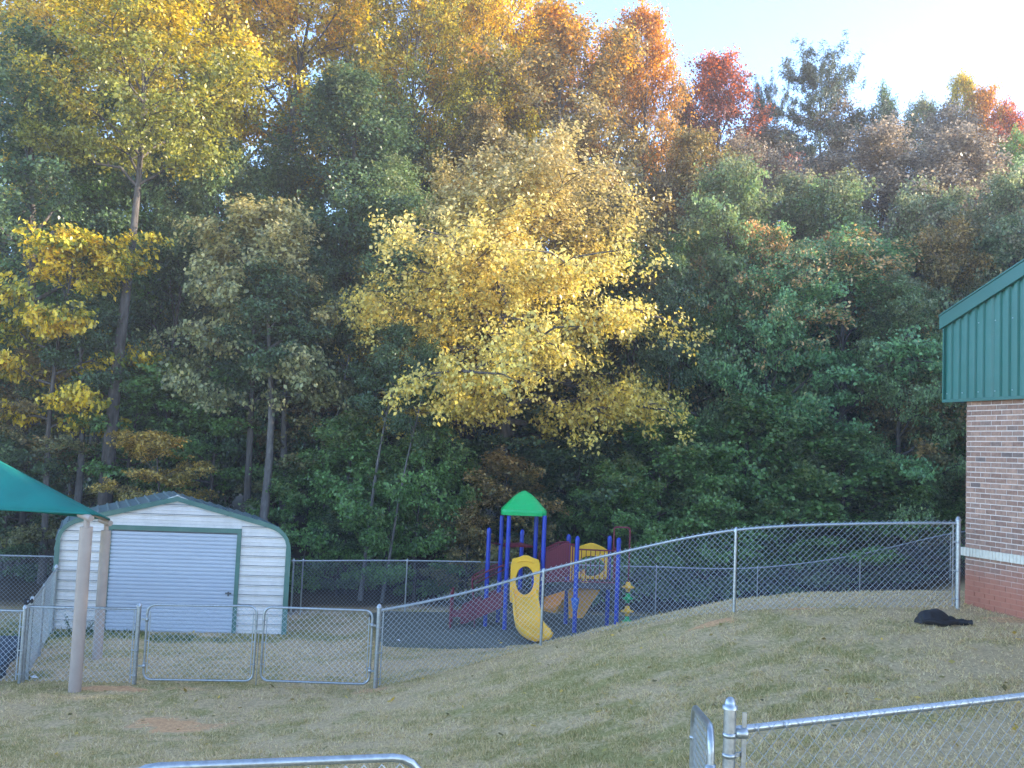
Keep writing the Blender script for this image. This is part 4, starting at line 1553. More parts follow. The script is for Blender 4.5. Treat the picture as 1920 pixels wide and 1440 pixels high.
    for i in range(n_ - 1):
        for j in range(4):
            j2 = (j + 1) % 4
            fs.append((4 * i + j, 4 * i + j2, 4 * i + 4 + j2, 4 * i + 4 + j))
    mbp.add(vs_, fs)
    mbp.build('edge_trim', M['shed_green'], root)
    # roof skin with ribs running front to back
    rp = prof(0.03)
    mbp = MB()
    vs_, fs = [], []
    for x, z_ in rp:
        vs_ += [SH @ Vector((x, 0.10, z_)), SH @ Vector((x, D, z_))]
    for i in range(len(rp) - 1):
        fs.append((2 * i, 2 * i + 2, 2 * i + 3, 2 * i + 1))
    mbp.add(vs_, fs)
    rf = mbp.build('roof', M['shed_roof'], root)
    seg = []
    acc = 0.0
    nxt = 0.12
    for (xa, za), (xb, zb) in zip(rp[:-1], rp[1:]):
        l = math.hypot(xb - xa, zb - za)
        while acc + l > nxt:
            t = (nxt - acc) / l
            seg.append((xa + (xb - xa) * t, za + (zb - za) * t, (xb - xa) / l, (zb - za) / l))
            nxt += 0.205
        acc += l
    for x, z_, tx, tz in seg:
        mbp = MB()
        vs_ = []
        for y in (0.08, D + 0.02):
            for s, hgt in ((-0.028, 0.0), (-0.014, 0.024), (0.014, 0.024), (0.028, 0.0)):
                vs_.append(SH @ Vector((x + tx * s - tz * hgt, y, z_ + tz * s + tx * hgt)))
        mbp.add(vs_, [(0, 1, 5, 4), (1, 2, 6, 5), (2, 3, 7, 6), (0, 3, 2, 1), (4, 5, 6, 7)])
        mbp.build('roof_rib', M['shed_roof'], rf)
    mbp = MB()
    mbp.prism(list(reversed(prof(0.0))), D - 0.05, D - 0.01, SH)
    mbp.build('rear_wall', M['shed_white'], root)
    # ridge cap and fallen twigs on the slope
    return root, W


shed_root, shed_w = shed()
tw = MB()
for k in range(5):
    rr = random.Random(k)
    c = Vector((-5.55 + rr.uniform(-0.35, 0.35), 19.85 + rr.uniform(0, 0.3), 2.36))
    c.z = 2.50 - abs(c.x + 6.95) * 0.0 - 0.08 * k * 0.3
    d = Vector((rr.uniform(-0.3, 0.3), rr.uniform(-0.1, 0.1), rr.uniform(0.0, 0.06)))
    tw.tube([c, c + d * 0.5 + Vector((0, 0, 0.05)), c + d], 0.006, 5)
# (the twigs lie on the right roof slope)
tag(tw.build('twig', M['bark_pale']), 'thin dead twigs lying on the right slope of the shed roof', 'twigs')


def weed(px, depth, h, seed, label):
    r = random.Random(seed)
    x = at(px, 1180, depth).x
    root = thing('weed', label, 'weed', (x, depth, gz(x, depth)))
    st, lf = MB(), MB()
    for k in range(7):
        a = r.uniform(0, 6.28)
        d = Vector((math.cos(a) * 0.5, math.sin(a) * 0.25, 1.0)).normalized()
        ln = h * r.uniform(0.5, 1.0)
        path = smooth_path(Vector((0, 0, -0.03)), d * ln, 0.04, 5, 0.02, r)
        st.tube(path, [0.006, 0.005, 0.004, 0.003, 0.002], 4)
        for j in range(9):
            q = path[1 + j % 4] + Vector((r.uniform(-.03, .03), r.uniform(-.03, .03), r.uniform(-.03, .03)))
            b = r.uniform(0, 6.28)
            u = Vector((math.cos(b), math.sin(b), r.uniform(-.4, .4))) * r.uniform(0.04, 0.07)
            w = Vector((-math.sin(b), math.cos(b), r.uniform(-.3, .3))) * 0.02
            lf.add([q, q + u * 0.5 + w, q + u, q + u * 0.5 - w], [(0, 1, 2, 3)])
    st.build('stem', M['weed_stem'], root)
    lf.build('leaves', M['weed_leaf'], root)


M['weed_stem'] = surf('weed_stem', (0.10, 0.13, 0.05), 0.7)
M['weed_leaf'] = surf('weed_leaf', (0.05, 0.11, 0.035), 0.55, var=0.4, scale=20)
weed(133, 19.05, 0.42, 1, 'green weed growing against the shed wall left of the thick post')
weed(166, 19.1, 0.34, 2, 'smaller green weed against the shed wall between the two tan posts')

# ------------------------------------------------------------------ the shade canopy
def canopy():
    b1, b2 = at(141, 1281, 14.95), at(183, 1219, 17.2)
    z1 = at(163, 962, 14.95).z
    root = thing('shade_canopy', 'teal fabric shade canopy on thick tan posts', 'canopy', (b1.x, b1.y, gz(b1.x, b1.y)))
    o = Vector(root.location)
    x1, x2 = b1.x, b2.x
    far = 4.9
    corners = []
    for (x, y, zt, w) in ((b1.x, b1.y, z1, 0.095), (b2.x, b2.y, at(196, 972, 17.2).z, 0.085), (b1.x - far, b1.y - 0.1, z1, 0.095), (b2.x - far, b2.y - 0.1, z1, 0.095)):
        zg = gz(x, y)
        mb = MB()
        nk = 0.21
        mb.tube([Vector((x, y, zg - 0.3)) - o, Vector((x, y, zt - nk)) - o], w, 20)
        p = mb.build('post', M['tan_post'], root)
        mb = MB()
        mb.tube([Vector((x, y, zt - nk)) - o, Vector((x, y, zt - 0.03)) - o], w * 0.48, 14)
        mb.build('post_neck', M['tan_post'], p)
        mb = MB()
        s = 1 if x > b1.x - 2 else -1
        mb.tube([Vector((x - s * 0.16, y + 0.10, zt - 0.035)) - o, Vector((x + s * 0.11, y - 0.10, zt - 0.075)) - o], 0.048, 14)
        mb.tube([Vector((x + s * 0.108, y - 0.0985, zt - 0.0747)) - o, Vector((x + s * 0.113, y - 0.1025, zt - 0.0755)) - o], 0.02, 10)
        mb.build('rafter_stub', M['tan_post'], p)
        corners.append(Vector((x + s * 0.05, y - 0.02, zt)))
    c1, c2, c3, c4 = corners
    apex = Vector(((c1.x + c3.x) / 2, (c1.y + c2.y) / 2, z1 + 0.93))
    # fabric: four sagging panels with hems
    mb = MB()
    n = 10
    for a, b in ((c3, c1), (c1, c2), (c2, c4), (c4, c3)):
        vs_, fs = [], []
        for i in range(n + 1):
            for j in range(n + 1):
                s, t = i / n, j / n
                e = a.lerp(b, s)
                mid = (a + b) / 2
                e += (mid - apex).normalized() * 0
                e.z -= 0.0
                e = e + Vector((0, 0, 0.02 * math.sin(math.pi * s)))
                p = e.lerp(apex, t)
                sag = 0.05 * math.sin(math.pi * s) * math.sin(math.pi * t)
                p.z -= sag
                vs_.append(p - o)
        for i in range(n):
            for j in range(n):
                q = i * (n + 1) + j
                fs.append((q, q + n + 1, q + n + 2, q + 1))
        mb.add(vs_, fs, True)
    fb = mb.build('fabric', M['teal'], root)
    sol = fb.modifiers.new('thick', 'SOLIDIFY')
    sol.thickness = 0.012
    mb = MB()
    for a, b in ((c3, c1), (c1, c2), (c2, c4), (c4, c3)):
        pts = [a.lerp(b, k / 10) + Vector((0, 0, 0.02 * math.sin(math.pi * k / 10) - 0.01)) - o for k in range(11)]
        mb.tube(pts, 0.018, 6)
    mb.build('hem', M['teal'], fb)
    mb = MB()
    for c in (c1, c2, c3, c4):
        mb.tube([c - o + Vector((0, 0, -0.05)), apex - o + Vector((0, 0, -0.12))], 0.035, 8)
    mb.build('rafter', M['tan_post'], root)


canopy()

# ------------------------------------------------------------------ the school building
BC = at(1815, 752, 14.3)
BASE = at(1806, 1150, 14.3)
BX, BY = (BC.x + BASE.x) / 2, 14.3
BRICK_Z = gz(BX, BY) - 0.05
BANG = R_(18)


def building():
    root = thing('school_building', 'brown brick building with a green metal gable at the right edge', 'building', (BX, BY, 0.0), -(math.pi / 2 - BANG))
    top = BC.z
    course, pitch = 0.0752, 0.190
    n_c = int((top - BRICK_Z + 0.2) / course)
    z0 = top - n_c * course
    wallL, wallD = 12.0, 18.0
    mo = mortar_mat()
    bm_ = brick_mat()
    mb = MB()
    mb.box(0.006, wallL, 0.006, wallD, z0 - 0.4, top - 0.002)
    mb.build('wall', mo, root)
    joint = 0.0145
    full = MB()
    full.box(0, pitch - joint, -0.001, 0.09, 0, course - joint)
    full = full.mesh('brick', bm_)
    half = MB()
    half.box(0, pitch / 2 - joint, -0.001, 0.09, 0, course - joint)
    half = half.mesh('half_brick', bm_)
    rg = random.Random(4)
    led = at(1812, 1036, 14.3).z
    led_i = round((led - z0) / course)
    count = 0
    rest = MB()
    for i in range(n_c):
        if i in (led_i, led_i - 1) and False:
            continue
        z = z0 + i * course + joint / 2
        if abs(i - led_i) < 1 or i == led_i + 0:
            continue
        x = 0.0
        first = (i % 2 == 0)
        k = 0
        while x < wallL - 0.2:
            hb = (k == 0 and first)
            w = (pitch / 2 if hb else pitch)
            if x < 1.22 and count < 298:
                o = link('brick', half if hb else full, root)
                o.location = (x + rg.uniform(-.001, .001), rg.uniform(-0.002, 0.002), z)
                count += 1
            else:
                rest.box(x, x + w - joint, rg.uniform(-0.003, 0.001), 0.05, z, z + course - joint)
            x += w
            k += 1
    # the hidden return of the corner: bricks seen end on from the side
    for i in range(n_c):
        if i == led_i:
            continue
        y = 0.10
        z = z0 + i * course + joint / 2
        for k in range(6):
            rest.box(-0.0005 + 0.0, 0.02, y, y + pitch - joint, z, z + course - joint)
            y += pitch
    rb = rest.build('brick', bm_, root)
    rb['kind'] = 'stuff'
    # cream rowlock ledge: small bricks on edge, standing proud
    lg = MB()
    zl = z0 + led_i * course - 0.028
    x = -0.05
    while x < wallL:
        lg.box(x, x + 0.052, -0.045 + rg.uniform(-.002, .002), 0.06, zl, zl + 0.118 + rg.uniform(-.002, .002))
        x += 0.061
    lg.box(-0.045, wallL, -0.038, 0.062, zl + 0.006, zl + 0.110)
    lo = lg.build('ledge', M['cream_brick'], root)
    # gable sheet
    xs0, zs = -0.37, top + 0.02
    pitch_r = 0.37
    zf = at(1765, 610, 14.75).z
    mb = MB()

    def ztop(x):
        return zf + pitch_r * min(x - xs0, (wallL + 0.37) - x) + 0.0
    x = xs0
    rib = 0.155
    gs = None
    while x < wallL + 0.3:
        prof_ = []
        for k in range(6):
            prof_ += [(x, -0.055), (x + rib * 0.42, -0.055), (x + rib * 0.52, -0.088), (x + rib * 0.9, -0.088)]
            x += rib
        prof_.append((x + 0.012, -0.0565))
        vs_ = []
        for (px_, y) in prof_:
            vs_ += [(px_, y, zs), (px_, y, ztop(px_))]
        mb = MB()
        mb.add(vs_, [(2 * i, 2 * i + 2, 2 * i + 3, 2 * i + 1) for i in range(len(prof_) - 1)])
        p_ = mb.build('gable_panel', M['metal_green'], root)
        gs = gs or p_
    mb = MB()
    for zz in (zs + 0.10, zs + 1.12):
        x = xs0 + rib * 0.2
        while x < wallL:
            if zz < ztop(x) - 0.2:
                mb.lathe([(0.011, 0), (0.009, 0.006), (0.002, 0.008)], 6, Matrix.Translation((x, -0.055, zz)) @ Matrix.Rotation(math.pi / 2, 4, 'X'))
            x += rib * 2
    mb.build('screws', M['screw'], gs)
    mb = MB()
    mb.box(xs0 - 0.02, wallL + 0.5, -0.10, -0.03, zs - 0.035, zs + 0.01)
    mb.build('base_flashing', M['metal_trim'], root)
    mb = MB()
    mb.box(xs0 - 0.02, xs0 + 0.004, -0.10, 0.1, zs + 0.012, zf + 0.02)
    mb.build('corner_trim', M['metal_trim'], root)
    mb = MB()
    mb.box(xs0, -0.006, -0.028, wallD, zs - 0.02, zs)
    mb.build('soffit', M['soffit'], root)
    mb = MB()
    mb.box(xs0 - 0.018, xs0, 0.1, wallD, zs - 0.02, zf)
    mb.build('eave_fascia', M['metal_trim'], root)
    # rake fascia boards and roof slabs
    mid = (xs0 + wallL + 0.37) / 2
    zr = zf + pitch_r * (mid - xs0)
    for sgn in (0, 1):
        xa, xb = (xs0 - 0.05, mid) if sgn == 0 else (mid, wallL + 0.63)
        za = zf - 0.02 if sgn == 0 else zr
        zb = zr if sgn == 0 else zf - 0.02
        f = MB()
        f.prism([(xa, za - 0.06), (xb, zb - 0.06), (xb, zb + 0.14), (xa, za + 0.14)], -0.14, -0.092)
        f.prism([(xa, za + 0.141), (xb, zb + 0.141), (xb, zb + 0.165), (xa, za + 0.165)], -0.155, -0.09)
        f.build('rake_fascia', M['metal_trim'], root)
        f = MB()
        f.prism([(xa, za + 0.02), (xb, zb + 0.02), (xb, zb + 0.13), (xa, za + 0.13)], -0.09, wallD)
        f.build('roof', M['metal_trim'], root)


M['cream_brick'] = surf('cream_brick', (0.68, 0.62, 0.50), 0.8, 0, 0.12, 18, 0.2, 50)
M['screw'] = surf('screw_head', (0.30, 0.42, 0.42), 0.4, 0.3)
building()

# ------------------------------------------------------------------ the playground
def playground():
    z0 = 0.055
    o = at(1000, 1178, 21.0)
    O = Vector((o.x, 21.0, z0))
    root = thing('playground_structure', 'blue posted playground with green roof, yellow slides and maroon rails', 'playground', O)

    def W(px, py, d):
        return at(px, py, d) - O

    def cr(cx, cy, d):
        """Point from the enlarged view of the playground (4.5 times the photo, origin 840, 900)."""
        return W(840 + cx / 4.5, 900 + cy / 4.5, d)
    # --- posts
    posts = {}

    def mkpost(key, cx, cy, d, capz=True, r=0.0475, top=None, x=None):
        t = cr(cx, cy, d)
        xx = t.x if x is None else x
        mb = MB()
        zt = t.z if top is None else top
        mb.tube([(xx, d - 21.0, -0.1), (xx, d - 21.0, zt)], r, 14)
        p = mb.build('post', M['blue'], root)
        for zc in (0.95, 1.32):
            if zc < zt - 0.1:
                c = MB()
                c.lathe([(r, -0.02), (r + 0.008, -0.018), (r + 0.008, 0.018), (r, 0.02)], 14, Matrix.Translation((xx, d - 21.0, zc)))
                c.build('clamp', M['blue'], p)
        if capz:
            c = MB()
            c.lathe([(r * 1.12, -0.06), (r * 1.12, -0.01), (r * 1.0, 0.03), (r * 0.6, 0.06), (0.003, 0.07)], 14, Matrix.Translation((xx, d - 21.0, zt - 0.02)))
            c.build('post_cap', M['blue'], p)
        posts[key] = Vector((xx, d - 21.0, zt))
        return p
    DF, DB = 21.0, 21.85
    mkpost('fl', 512, 300, DF, False, x=cr(495, 800, DF).x)
    p4 = mkpost('fr', 810, 300, DF, False, x=cr(797, 800, DF).x)
    mkpost('bl', 455, 300, DB, False, x=cr(440, 700, DB).x)
    mkpost('br', 748, 300, DB, False, x=cr(735, 600, DB).x)
    mkpost('sl', 350, 420, 21.3, x=cr(335, 700, 21.3).x)
    mkpost('sb', 626, 435, 22.7, x=cr(618, 650, 22.7).x)
    mkpost('d1', 1097, 492, 21.0, x=cr(1080, 850, 21.0).x)
    mkpost('d2', 1025, 475, 22.0, x=cr(1005, 850, 22.0).x)
    mkpost('d3', 1367, 488, 22.0, x=cr(1352, 850, 22.0).x)
    mkpost('d4', 1445, 505, 21.0, x=cr(1430, 850, 21.0).x)
    # label plate on the front right tower post
    mb = MB()
    q = cr(793, 830, DF)
    mb.box(posts['fr'].x - 0.03, posts['fr'].x + 0.03, -0.054, -0.049, q.z - 0.04, q.z + 0.04)
    mb.build('label_plate', M['label'], p4)
    # --- green roof: pyramid with bellied faces, rounded apex, ribbed
    zr0 = cr(640, 292, 21.0).z
    zr1 = cr(640, 85, 21.4).z
    xc = (posts['fl'].x + posts['fr'].x + posts['bl'].x + posts['br'].x) / 4 + 0.01
    yc = (DF + DB) / 2 - 21.0
    hw = 0.50
    rings = []
    prof_ = [(1.0, -0.02), (1.01, 0.05), (0.985, 0.10)]
    nst = 13
    hgt = zr1 - zr0
    for i in range(1, nst + 1):
        t = i / nst
        k = (1 - t) ** 0.72 * 0.97 + 0.0
        k = math.cos(t * math.pi / 2) ** 0.85 * (1 - 0.18 * t * (1 - t) * 4)
        z = 0.10 + (hgt - 0.10) * t
        prof_ += [(k * 0.98, z - 0.012), (max(0.02, k * 0.965), z)]
    mb = MB()
    NS = 32
    vs_ = []
    for k, z in prof_:
        for j in range(NS):
            a = 2 * math.pi * (j + 0.5) / NS
            e = 5.0 if k > 0.5 else 2.5 + 5.0 * k
            c_, s_ = math.cos(a), math.sin(a)
            rr = (abs(c_) ** e + abs(s_) ** e) ** (-1 / e)
            vs_.append((xc + hw * k * rr * c_, yc + hw * 1.02 * k * rr * s_, zr0 + z))
    fs = []
    for i in range(len(prof_) - 1):
        for j in range(NS):
            j2 = (j + 1) % NS
            fs.append((i * NS + j, i * NS + j2, (i + 1) * NS + j2, (i + 1) * NS + j))
    fs.append(tuple((len(prof_) - 1) * NS + j for j in range(NS)))
    fs.append(tuple(range(NS - 1, -1, -1)))
    mb.add(vs_, fs, False)
    rf = mb.build('roof', M['roof_green'], root)
    # --- tower deck
    zd = cr(650, 980, DF).z + 0.02
    mb = MB()
    mb.box(posts['fl'].x, posts['fr'].x, 0.0, DB - DF, zd - 0.06, zd)
    mb.build('deck', M['deck'], root)
    # --- slide hood: moulded panel with an arched window, in front of the tower
    hx0, hx1 = cr(527, 800, DF - 0.08).x, cr(774, 800, DF - 0.08).x
    hz0, hz1 = zd - 0.15, cr(650, 632, DF - 0.08).z
    hw_ = hx1 - hx0
    hc = (hx0 + hx1) / 2

    def hood(x0, x1, zb, zt, y0, y1, ow, ozb, ozt, name):
        """Panel with a bumped top and an oval opening, as two strips round the hole."""
        c = (x0 + x1) / 2
        n = 28
        out_, hole = [], []
        zo = (ozb + ozt) / 2
        for i in range(n):
            a = 2 * math.pi * (i + 0.5) / n - math.pi / 2
            ca, sa = math.cos(a), math.sin(a)
            hole.append((c + ow * 0.5 * ca * (1.0 if sa > 0 else 1.0), zo + (ozt - ozb) * 0.5 * sa))
            # project on the outline
            k = 1e9
            if abs(ca) > 1e-6:
                k = min(k, (x1 - x0) / 2 / abs(ca))
            H2 = (zt - 0.09 - zo) if sa > 0 else (zo - zb)
            if abs(sa) > 1e-6:
                k = min(k, H2 / abs(sa))
            x, z = c + ca * k, zo + sa * k
            if sa > 0 and z > zt - 0.0901 - 1e-3:
                u = (x - c) / ((x1 - x0) / 2)
                z += 0.09 * (0.5 + 0.5 * math.cos(math.pi * min(1, abs(u) * 1.25))) ** 0.8
            out_.append((x, z))
        mbh = MB()
        vs2 = [(x, y0, z) for x, z in out_] + [(x, y0, z) for x, z in hole] + [(x, y1, z) for x, z in out_] + [(x, y1, z) for x, z in hole]
        fs2 = []
        for i in range(n):
            j = (i + 1) % n
            fs2.append((i, j, n + j, n + i))
            fs2.append((2 * n + i, 3 * n + i, 3 * n + j, 2 * n + j))
            fs2.append((i, 2 * n + i, 2 * n + j, j))
            fs2.append((n + i, n + j, 3 * n + j, 3 * n + i))
        mbh.add(vs2, fs2)
        ob = mbh.build(name, M['yellow'], root)
        bv = ob.modifiers.new('soft', 'BEVEL')
        bv.width = 0.012
        bv.segments = 2
        bv.limit_method = 'ANGLE'
        return ob
    oz0, oz1 = cr(650, 968, DF - 0.1).z, cr(650, 728, DF - 0.1).z
    hd = hood(hx0, hx1, hz0, hz1, -0.14, -0.06, cr(728, 850, 20.9).x - cr(573, 850, 20.9).x, oz0, oz1, 'slide_hood')
    # raised brow on the hood
    mb = MB()
    zc = cr(650, 700, DF - 0.14).z
    mb.tube([(hc + (hw_ * 0.30) * t, -0.14, zc + 0.05 * (1 - t * t)) for t in np.linspace(-1, 1, 9)], 0.018, 8)
    mb.build('brow', M['yellow'], hd)

    # --- slides: U section swept along a path
    def slide(path, name, width, wall=0.15, lip=0.03, mat='yellow'):
        mbs = MB()
        ring_n = None
        vs2 = []
        m_ = len(path)
        for i, (p, wd) in enumerate(path):
            p = Vector(p)
            a = Vector(path[max(i - 1, 0)][0])
            b = Vector(path[min(i + 1, m_ - 1)][0])
            t = (b - a).normalized()
            s = Vector((t.y, -t.x, 0))
            if s.length < 1e-6:
                s = Vector((1, 0, 0))
            s.normalize()
            n_ = s.cross(t)
            if n_.z < 0:
                n_ = -n_
            if i == 0:
                sref = s
            if s.dot(sref) < 0:
                s = -s
            sref = s
            hwid = wd / 2
            wl = wall * (0.55 if i >= m_ - 2 else 1.0)
            sec = [(-hwid - 0.05, wl - 0.03), (-hwid - 0.045, wl), (-hwid - 0.01, wl), (-hwid + 0.02, 0.05), (-hwid + 0.07, 0.0), (0, -0.015), (hwid - 0.07, 0.0), (hwid - 0.02, 0.05), (hwid + 0.01, wl), (hwid + 0.045, wl), (hwid + 0.05, wl - 0.03),
                   (hwid + 0.02, 0.0), (hwid - 0.06, -0.05), (0, -0.06), (-hwid + 0.06, -0.05), (-hwid - 0.02, 0.0)]
            ring_n = len(sec)
            for u, v in sec:
                vs2.append(p + s * u + n_ * v)
        fs2 = []
        for i in range(m_ - 1):
            for j in range(ring_n):
                j2 = (j + 1) % ring_n
                fs2.append((i * ring_n + j, i * ring_n + j2, (i + 1) * ring_n + j2, (i + 1) * ring_n + j))
        fs2.append(tuple(range(ring_n)))
        fs2.append(tuple((m_ - 1) * ring_n + j for j in range(ring_n - 1, -1, -1)))
        mbs.add(vs2, fs2, True)
        ob = mbs.build(name, M[mat], root)
        es = ob.modifiers.new('split', 'EDGE_SPLIT')
        es.split_angle = R_(50)
        return ob
    s_top = Vector((hc, -0.05, zd + 0.01))
    e_l, e_r = cr(640, 1285, 19.75), cr(840, 1240, 19.75)
    ctrl = [Vector((hc - 0.01, 0.05, zd + 0.02)), Vector((hc, -0.2, zd - 0.02)), Vector((hc + 0.03, -0.5, zd * 0.70)), Vector((hc + 0.075, -0.80, zd * 0.38)), Vector((hc + 0.13, -1.05, 0.20)), Vector((hc + 0.23, -1.28, 0.135)), Vector((hc + 0.36, -1.43, 0.125))]
    path = []
    for i in range(len(ctrl) - 1):
        p0, p1, p2, p3 = ctrl[max(i - 1, 0)], ctrl[i], ctrl[i + 1], ctrl[min(i + 2, len(ctrl) - 1)]
        for k in range(4):
            t = k / 4
            path.append(0.5 * ((2 * p1) + (-p0 + p2) * t + (2 * p0 - 5 * p1 + 4 * p2 - p3) * t * t + (-p0 + 3 * p1 - 3 * p2 + p3) * t ** 3))
    path.append(ctrl[-1])
    slide([(p, 0.44 + 0.12 * i / len(path)) for i, p in enumerate(path)], 'slide', 0.4)
    mb = MB()
    mb.tube([(hc + 0.2, -1.2, -0.05), (hc + 0.2, -1.2, 0.1)], 0.03, 8)
    mb.build('slide_foot', M['blue'], root)
    # --- right deck
    zd2 = cr(1250, 885, 21.0).z
    x1, x2 = posts['d1'].x, posts['d4'].x
    mb = MB()
    mb.box(x1, x2, 0.0, 1.0, zd2 - 0.09, zd2)
    mb.build('deck', M['deck'], root)
    # front railing with upright bars
    zt_ = cr(1250, 592, 21.0).z
    mb = MB()
    mb.tube([(x1, 0, zt_), (x2, 0, zt_)], 0.016, 8)
    mb.tube([(x1, 0, zd2 + 0.06), (x2, 0, zd2 + 0.06)], 0.014, 8)
    rl = mb.build('guard_rail', M['maroon'], root)
    nb = 9
    for k in range(1, nb):
        b = MB()
        x = x1 + (x2 - x1) * k / nb
        b.tube([(x, 0, zd2 + 0.06), (x, 0, zt_)], 0.009, 6)
        b.build('rail_bar', M['maroon'], rl)
    mb = MB()
    mb.tube([(x2, 0.02, zt_), (x2, 1.0, zt_)], 0.016, 8)
    mb.tube([(x2, 0.02, zd2 + 0.06), (x2, 1.0, zd2 + 0.06)], 0.014, 8)
    sp = mb.build('side_rail', M['maroon'], root)
    b = MB()
    for k in range(1, 10):
        y = k / 10
        b.tube([(x2, y, zd2 + 0.06), (x2, y, zt_)], 0.009, 5)
    b.build('rail_bars', M['maroon'], sp)
    # --- yellow entry panel at the back of the right deck, and a narrow one beside the bridge
    y_b = 0.93
    px0, px1 = cr(1068, 700, 21.95).x, cr(1345, 700, 21.95).x
    hood(px0, px1, zd2 + 0.0, cr(1190, 530, 21.95).z, y_b, y_b + 0.07, 0.62, zd2 + 0.06, cr(1190, 640, 21.95).z, 'slide_hood')
    mb = MB()
    mb.prism([(cr(1032, 700, 21.5).x, zd2 + 0.01), (cr(1072, 700, 21.5).x, zd2 + 0.01), (cr(1072, 700, 21.5).x, cr(1050, 570, 21.5).z), (cr(1032, 700, 21.5).x, cr(1050, 560, 21.5).z)], 0.47, 0.52)
    mb.build('side_panel', M['yellow'], root)
    # small sail-shaped play pieces on the deck
    mb = MB()
    c = cr(1150, 865, 21.3)
    mb.prism([(c.x - 0.07, zd2), (c.x - 0.005, zd2), (c.x - 0.005, zd2 + 0.15)], 0.28, 0.31)
    mb.prism([(c.x + 0.012, zd2), (c.x + 0.085, zd2), (c.x + 0.012, zd2 + 0.15)], 0.28, 0.31)
    mb.build('play_panel', M['yellow'], root)
    # --- second slide below the right deck, turned away, its underside showing
    s0 = cr(1230, 930, 22.0)
    s0 = Vector((px0 + 0.50, 1.0, zd2 - 0.03))
    ctrl = [s0, s0 + Vector((-0.06, 0.28, -0.12)), Vector((cr(1130, 1040, 22.4).x, 1.45, 0.60)), Vector((cr(1030, 1060, 22.4).x, 1.55, 0.42)), Vector((cr(930, 1070, 22.3).x, 1.42, 0.30)), Vector((cr(850, 1060, 22.1).x, 1.2, 0.27))]
    path = []
    for i in range(len(ctrl) - 1):
        p0, p1, p2, p3 = ctrl[max(i - 1, 0)], ctrl[i], ctrl[i + 1], ctrl[min(i + 2, len(ctrl) - 1)]
        for k in range(4):
            t = k / 4
            path.append(0.5 * ((2 * p1) + (-p0 + p2) * t + (2 * p0 - 5 * p1 + 4 * p2 - p3) * t * t + (-p0 + 3 * p1 - 3 * p2 + p3) * t ** 3))
    path.append(ctrl[-1])
    slide([(p, 0.5) for p in path], 'curved_slide', 0.5, 0.24, mat='shaded_yellow_plastic')
    # sloping climbing panel under the deck front
    mb = MB()
    a, b, c, d = cr(1010, 930, 21.8), cr(1285, 925, 21.8), cr(1135, 1165, 21.8), cr(1020, 1165, 21.8)
    mb.prism([(d.x, d.z), (c.x, c.z), (b.x, b.z), (a.x, a.z)], 0.78, 0.84)
    mb.build('climbing_panel', M['shaded_yellow_plastic'], root)
    # --- blue talk-tube cup on the front post of the right deck
    mb = MB()
    c = cr(1078, 1040, 21.0)
    mb.lathe([(0.048, -0.15), (0.062, -0.10), (0.085, 0.04), (0.09, 0.10), (0.07, 0.115), (0.05, 0.12)], 16, Matrix.Translation((posts['d1'].x, 0, c.z)))
    mb.build('cup', M['cup_blue'], root)
    # --- maroon bridge between the tower and the right deck: two railings of upright slats
    for y, dep in ((0.08, 21.08), (0.92, 21.92)):
        if y < 0.5:
            tops = [cr(822, 610, dep), cr(900, 575, dep), cr(985, 540, dep), cr(1075, 545, dep)]
        else:
            tops = [cr(770, 610, dep), cr(860, 560, dep), cr(935, 525, dep), cr(1020, 522, dep)]
        tops = [Vector((p.x, y, p.z)) for p in tops]
        mb = MB()
        mb.tube(tops, 0.018, 8)
        zlow = [cr(822, 870, 21.0).z, zd2 + 0.03, zd2 + 0.04, zd2 + 0.04]
        lows = [Vector((p.x, y, z)) for p, z in zip(tops, zlow)]
        mb.tube(lows, 0.016, 8)
        br_ = mb.build('bridge_rail', M['maroon'], root)
        nb = 13
        for k in range(nb + 1):
            f = k / nb * 3
            i = min(2, int(f))
            pt_ = tops[i].lerp(tops[i + 1], f - i)
            pl = lows[i].lerp(lows[i + 1], f - i)
            b = MB()
            b.box(-0.016, 0.016, -0.006, 0.006, pl.z, pt_.z, Matrix.Translation((pt_.x, y, 0)))
            b.build('slat', M['maroon'], br_)
    mb = MB()
    xa = posts['fr'].x
    mb.prism([(xa, zd - 0.06), (x1, zd2 - 0.08), (x1, zd2 - 0.02), (xa, zd)], 0.1, 0.9)
    mb.build('bridge_deck', M['deck'], root)
    # --- flat maroon awning plate between the left posts
    mb = MB()
    a, b = cr(470, 535, 21.5), cr(610, 530, 22.3)
    c, d = cr(745, 566, 21.9), cr(470, 560, 21.3)
    vs2 = [a, b, c, d]
    mb.add([v + Vector((0, 0, 0.012)) for v in vs2] + [v - Vector((0, 0, 0.012)) for v in vs2],
           [(0, 1, 2, 3), (7, 6, 5, 4), (0, 4, 5, 1), (1, 5, 6, 2), (2, 6, 7, 3), (3, 7, 4, 0)])
    mb.build('top_plate', M['maroon'], root)
    mb = MB()
    mb.tube([(posts['sl'].x, 0.3, cr(350, 525, 21.3).z), (posts['bl'].x, 0.85, cr(455, 545, 21.85).z)], 0.014, 6)
    mb.build('cross_bar', M['maroon'], root)
    # --- steps down to the left with handrails
    zs_ = [zd * 0.78, zd * 0.52, zd * 0.28]
    xs_ = [cr(430, 0, 21.5).x - 0.10, cr(360, 0, 21.5).x - 0.12, cr(290, 0, 21.5).x - 0.14]
    for x, z in zip(xs_, zs_):
        mb = MB()
        mb.box(x - 0.17, x + 0.17, 0.15, 0.85, z - 0.06, z)
        mb.build('step', M['deck'], root)
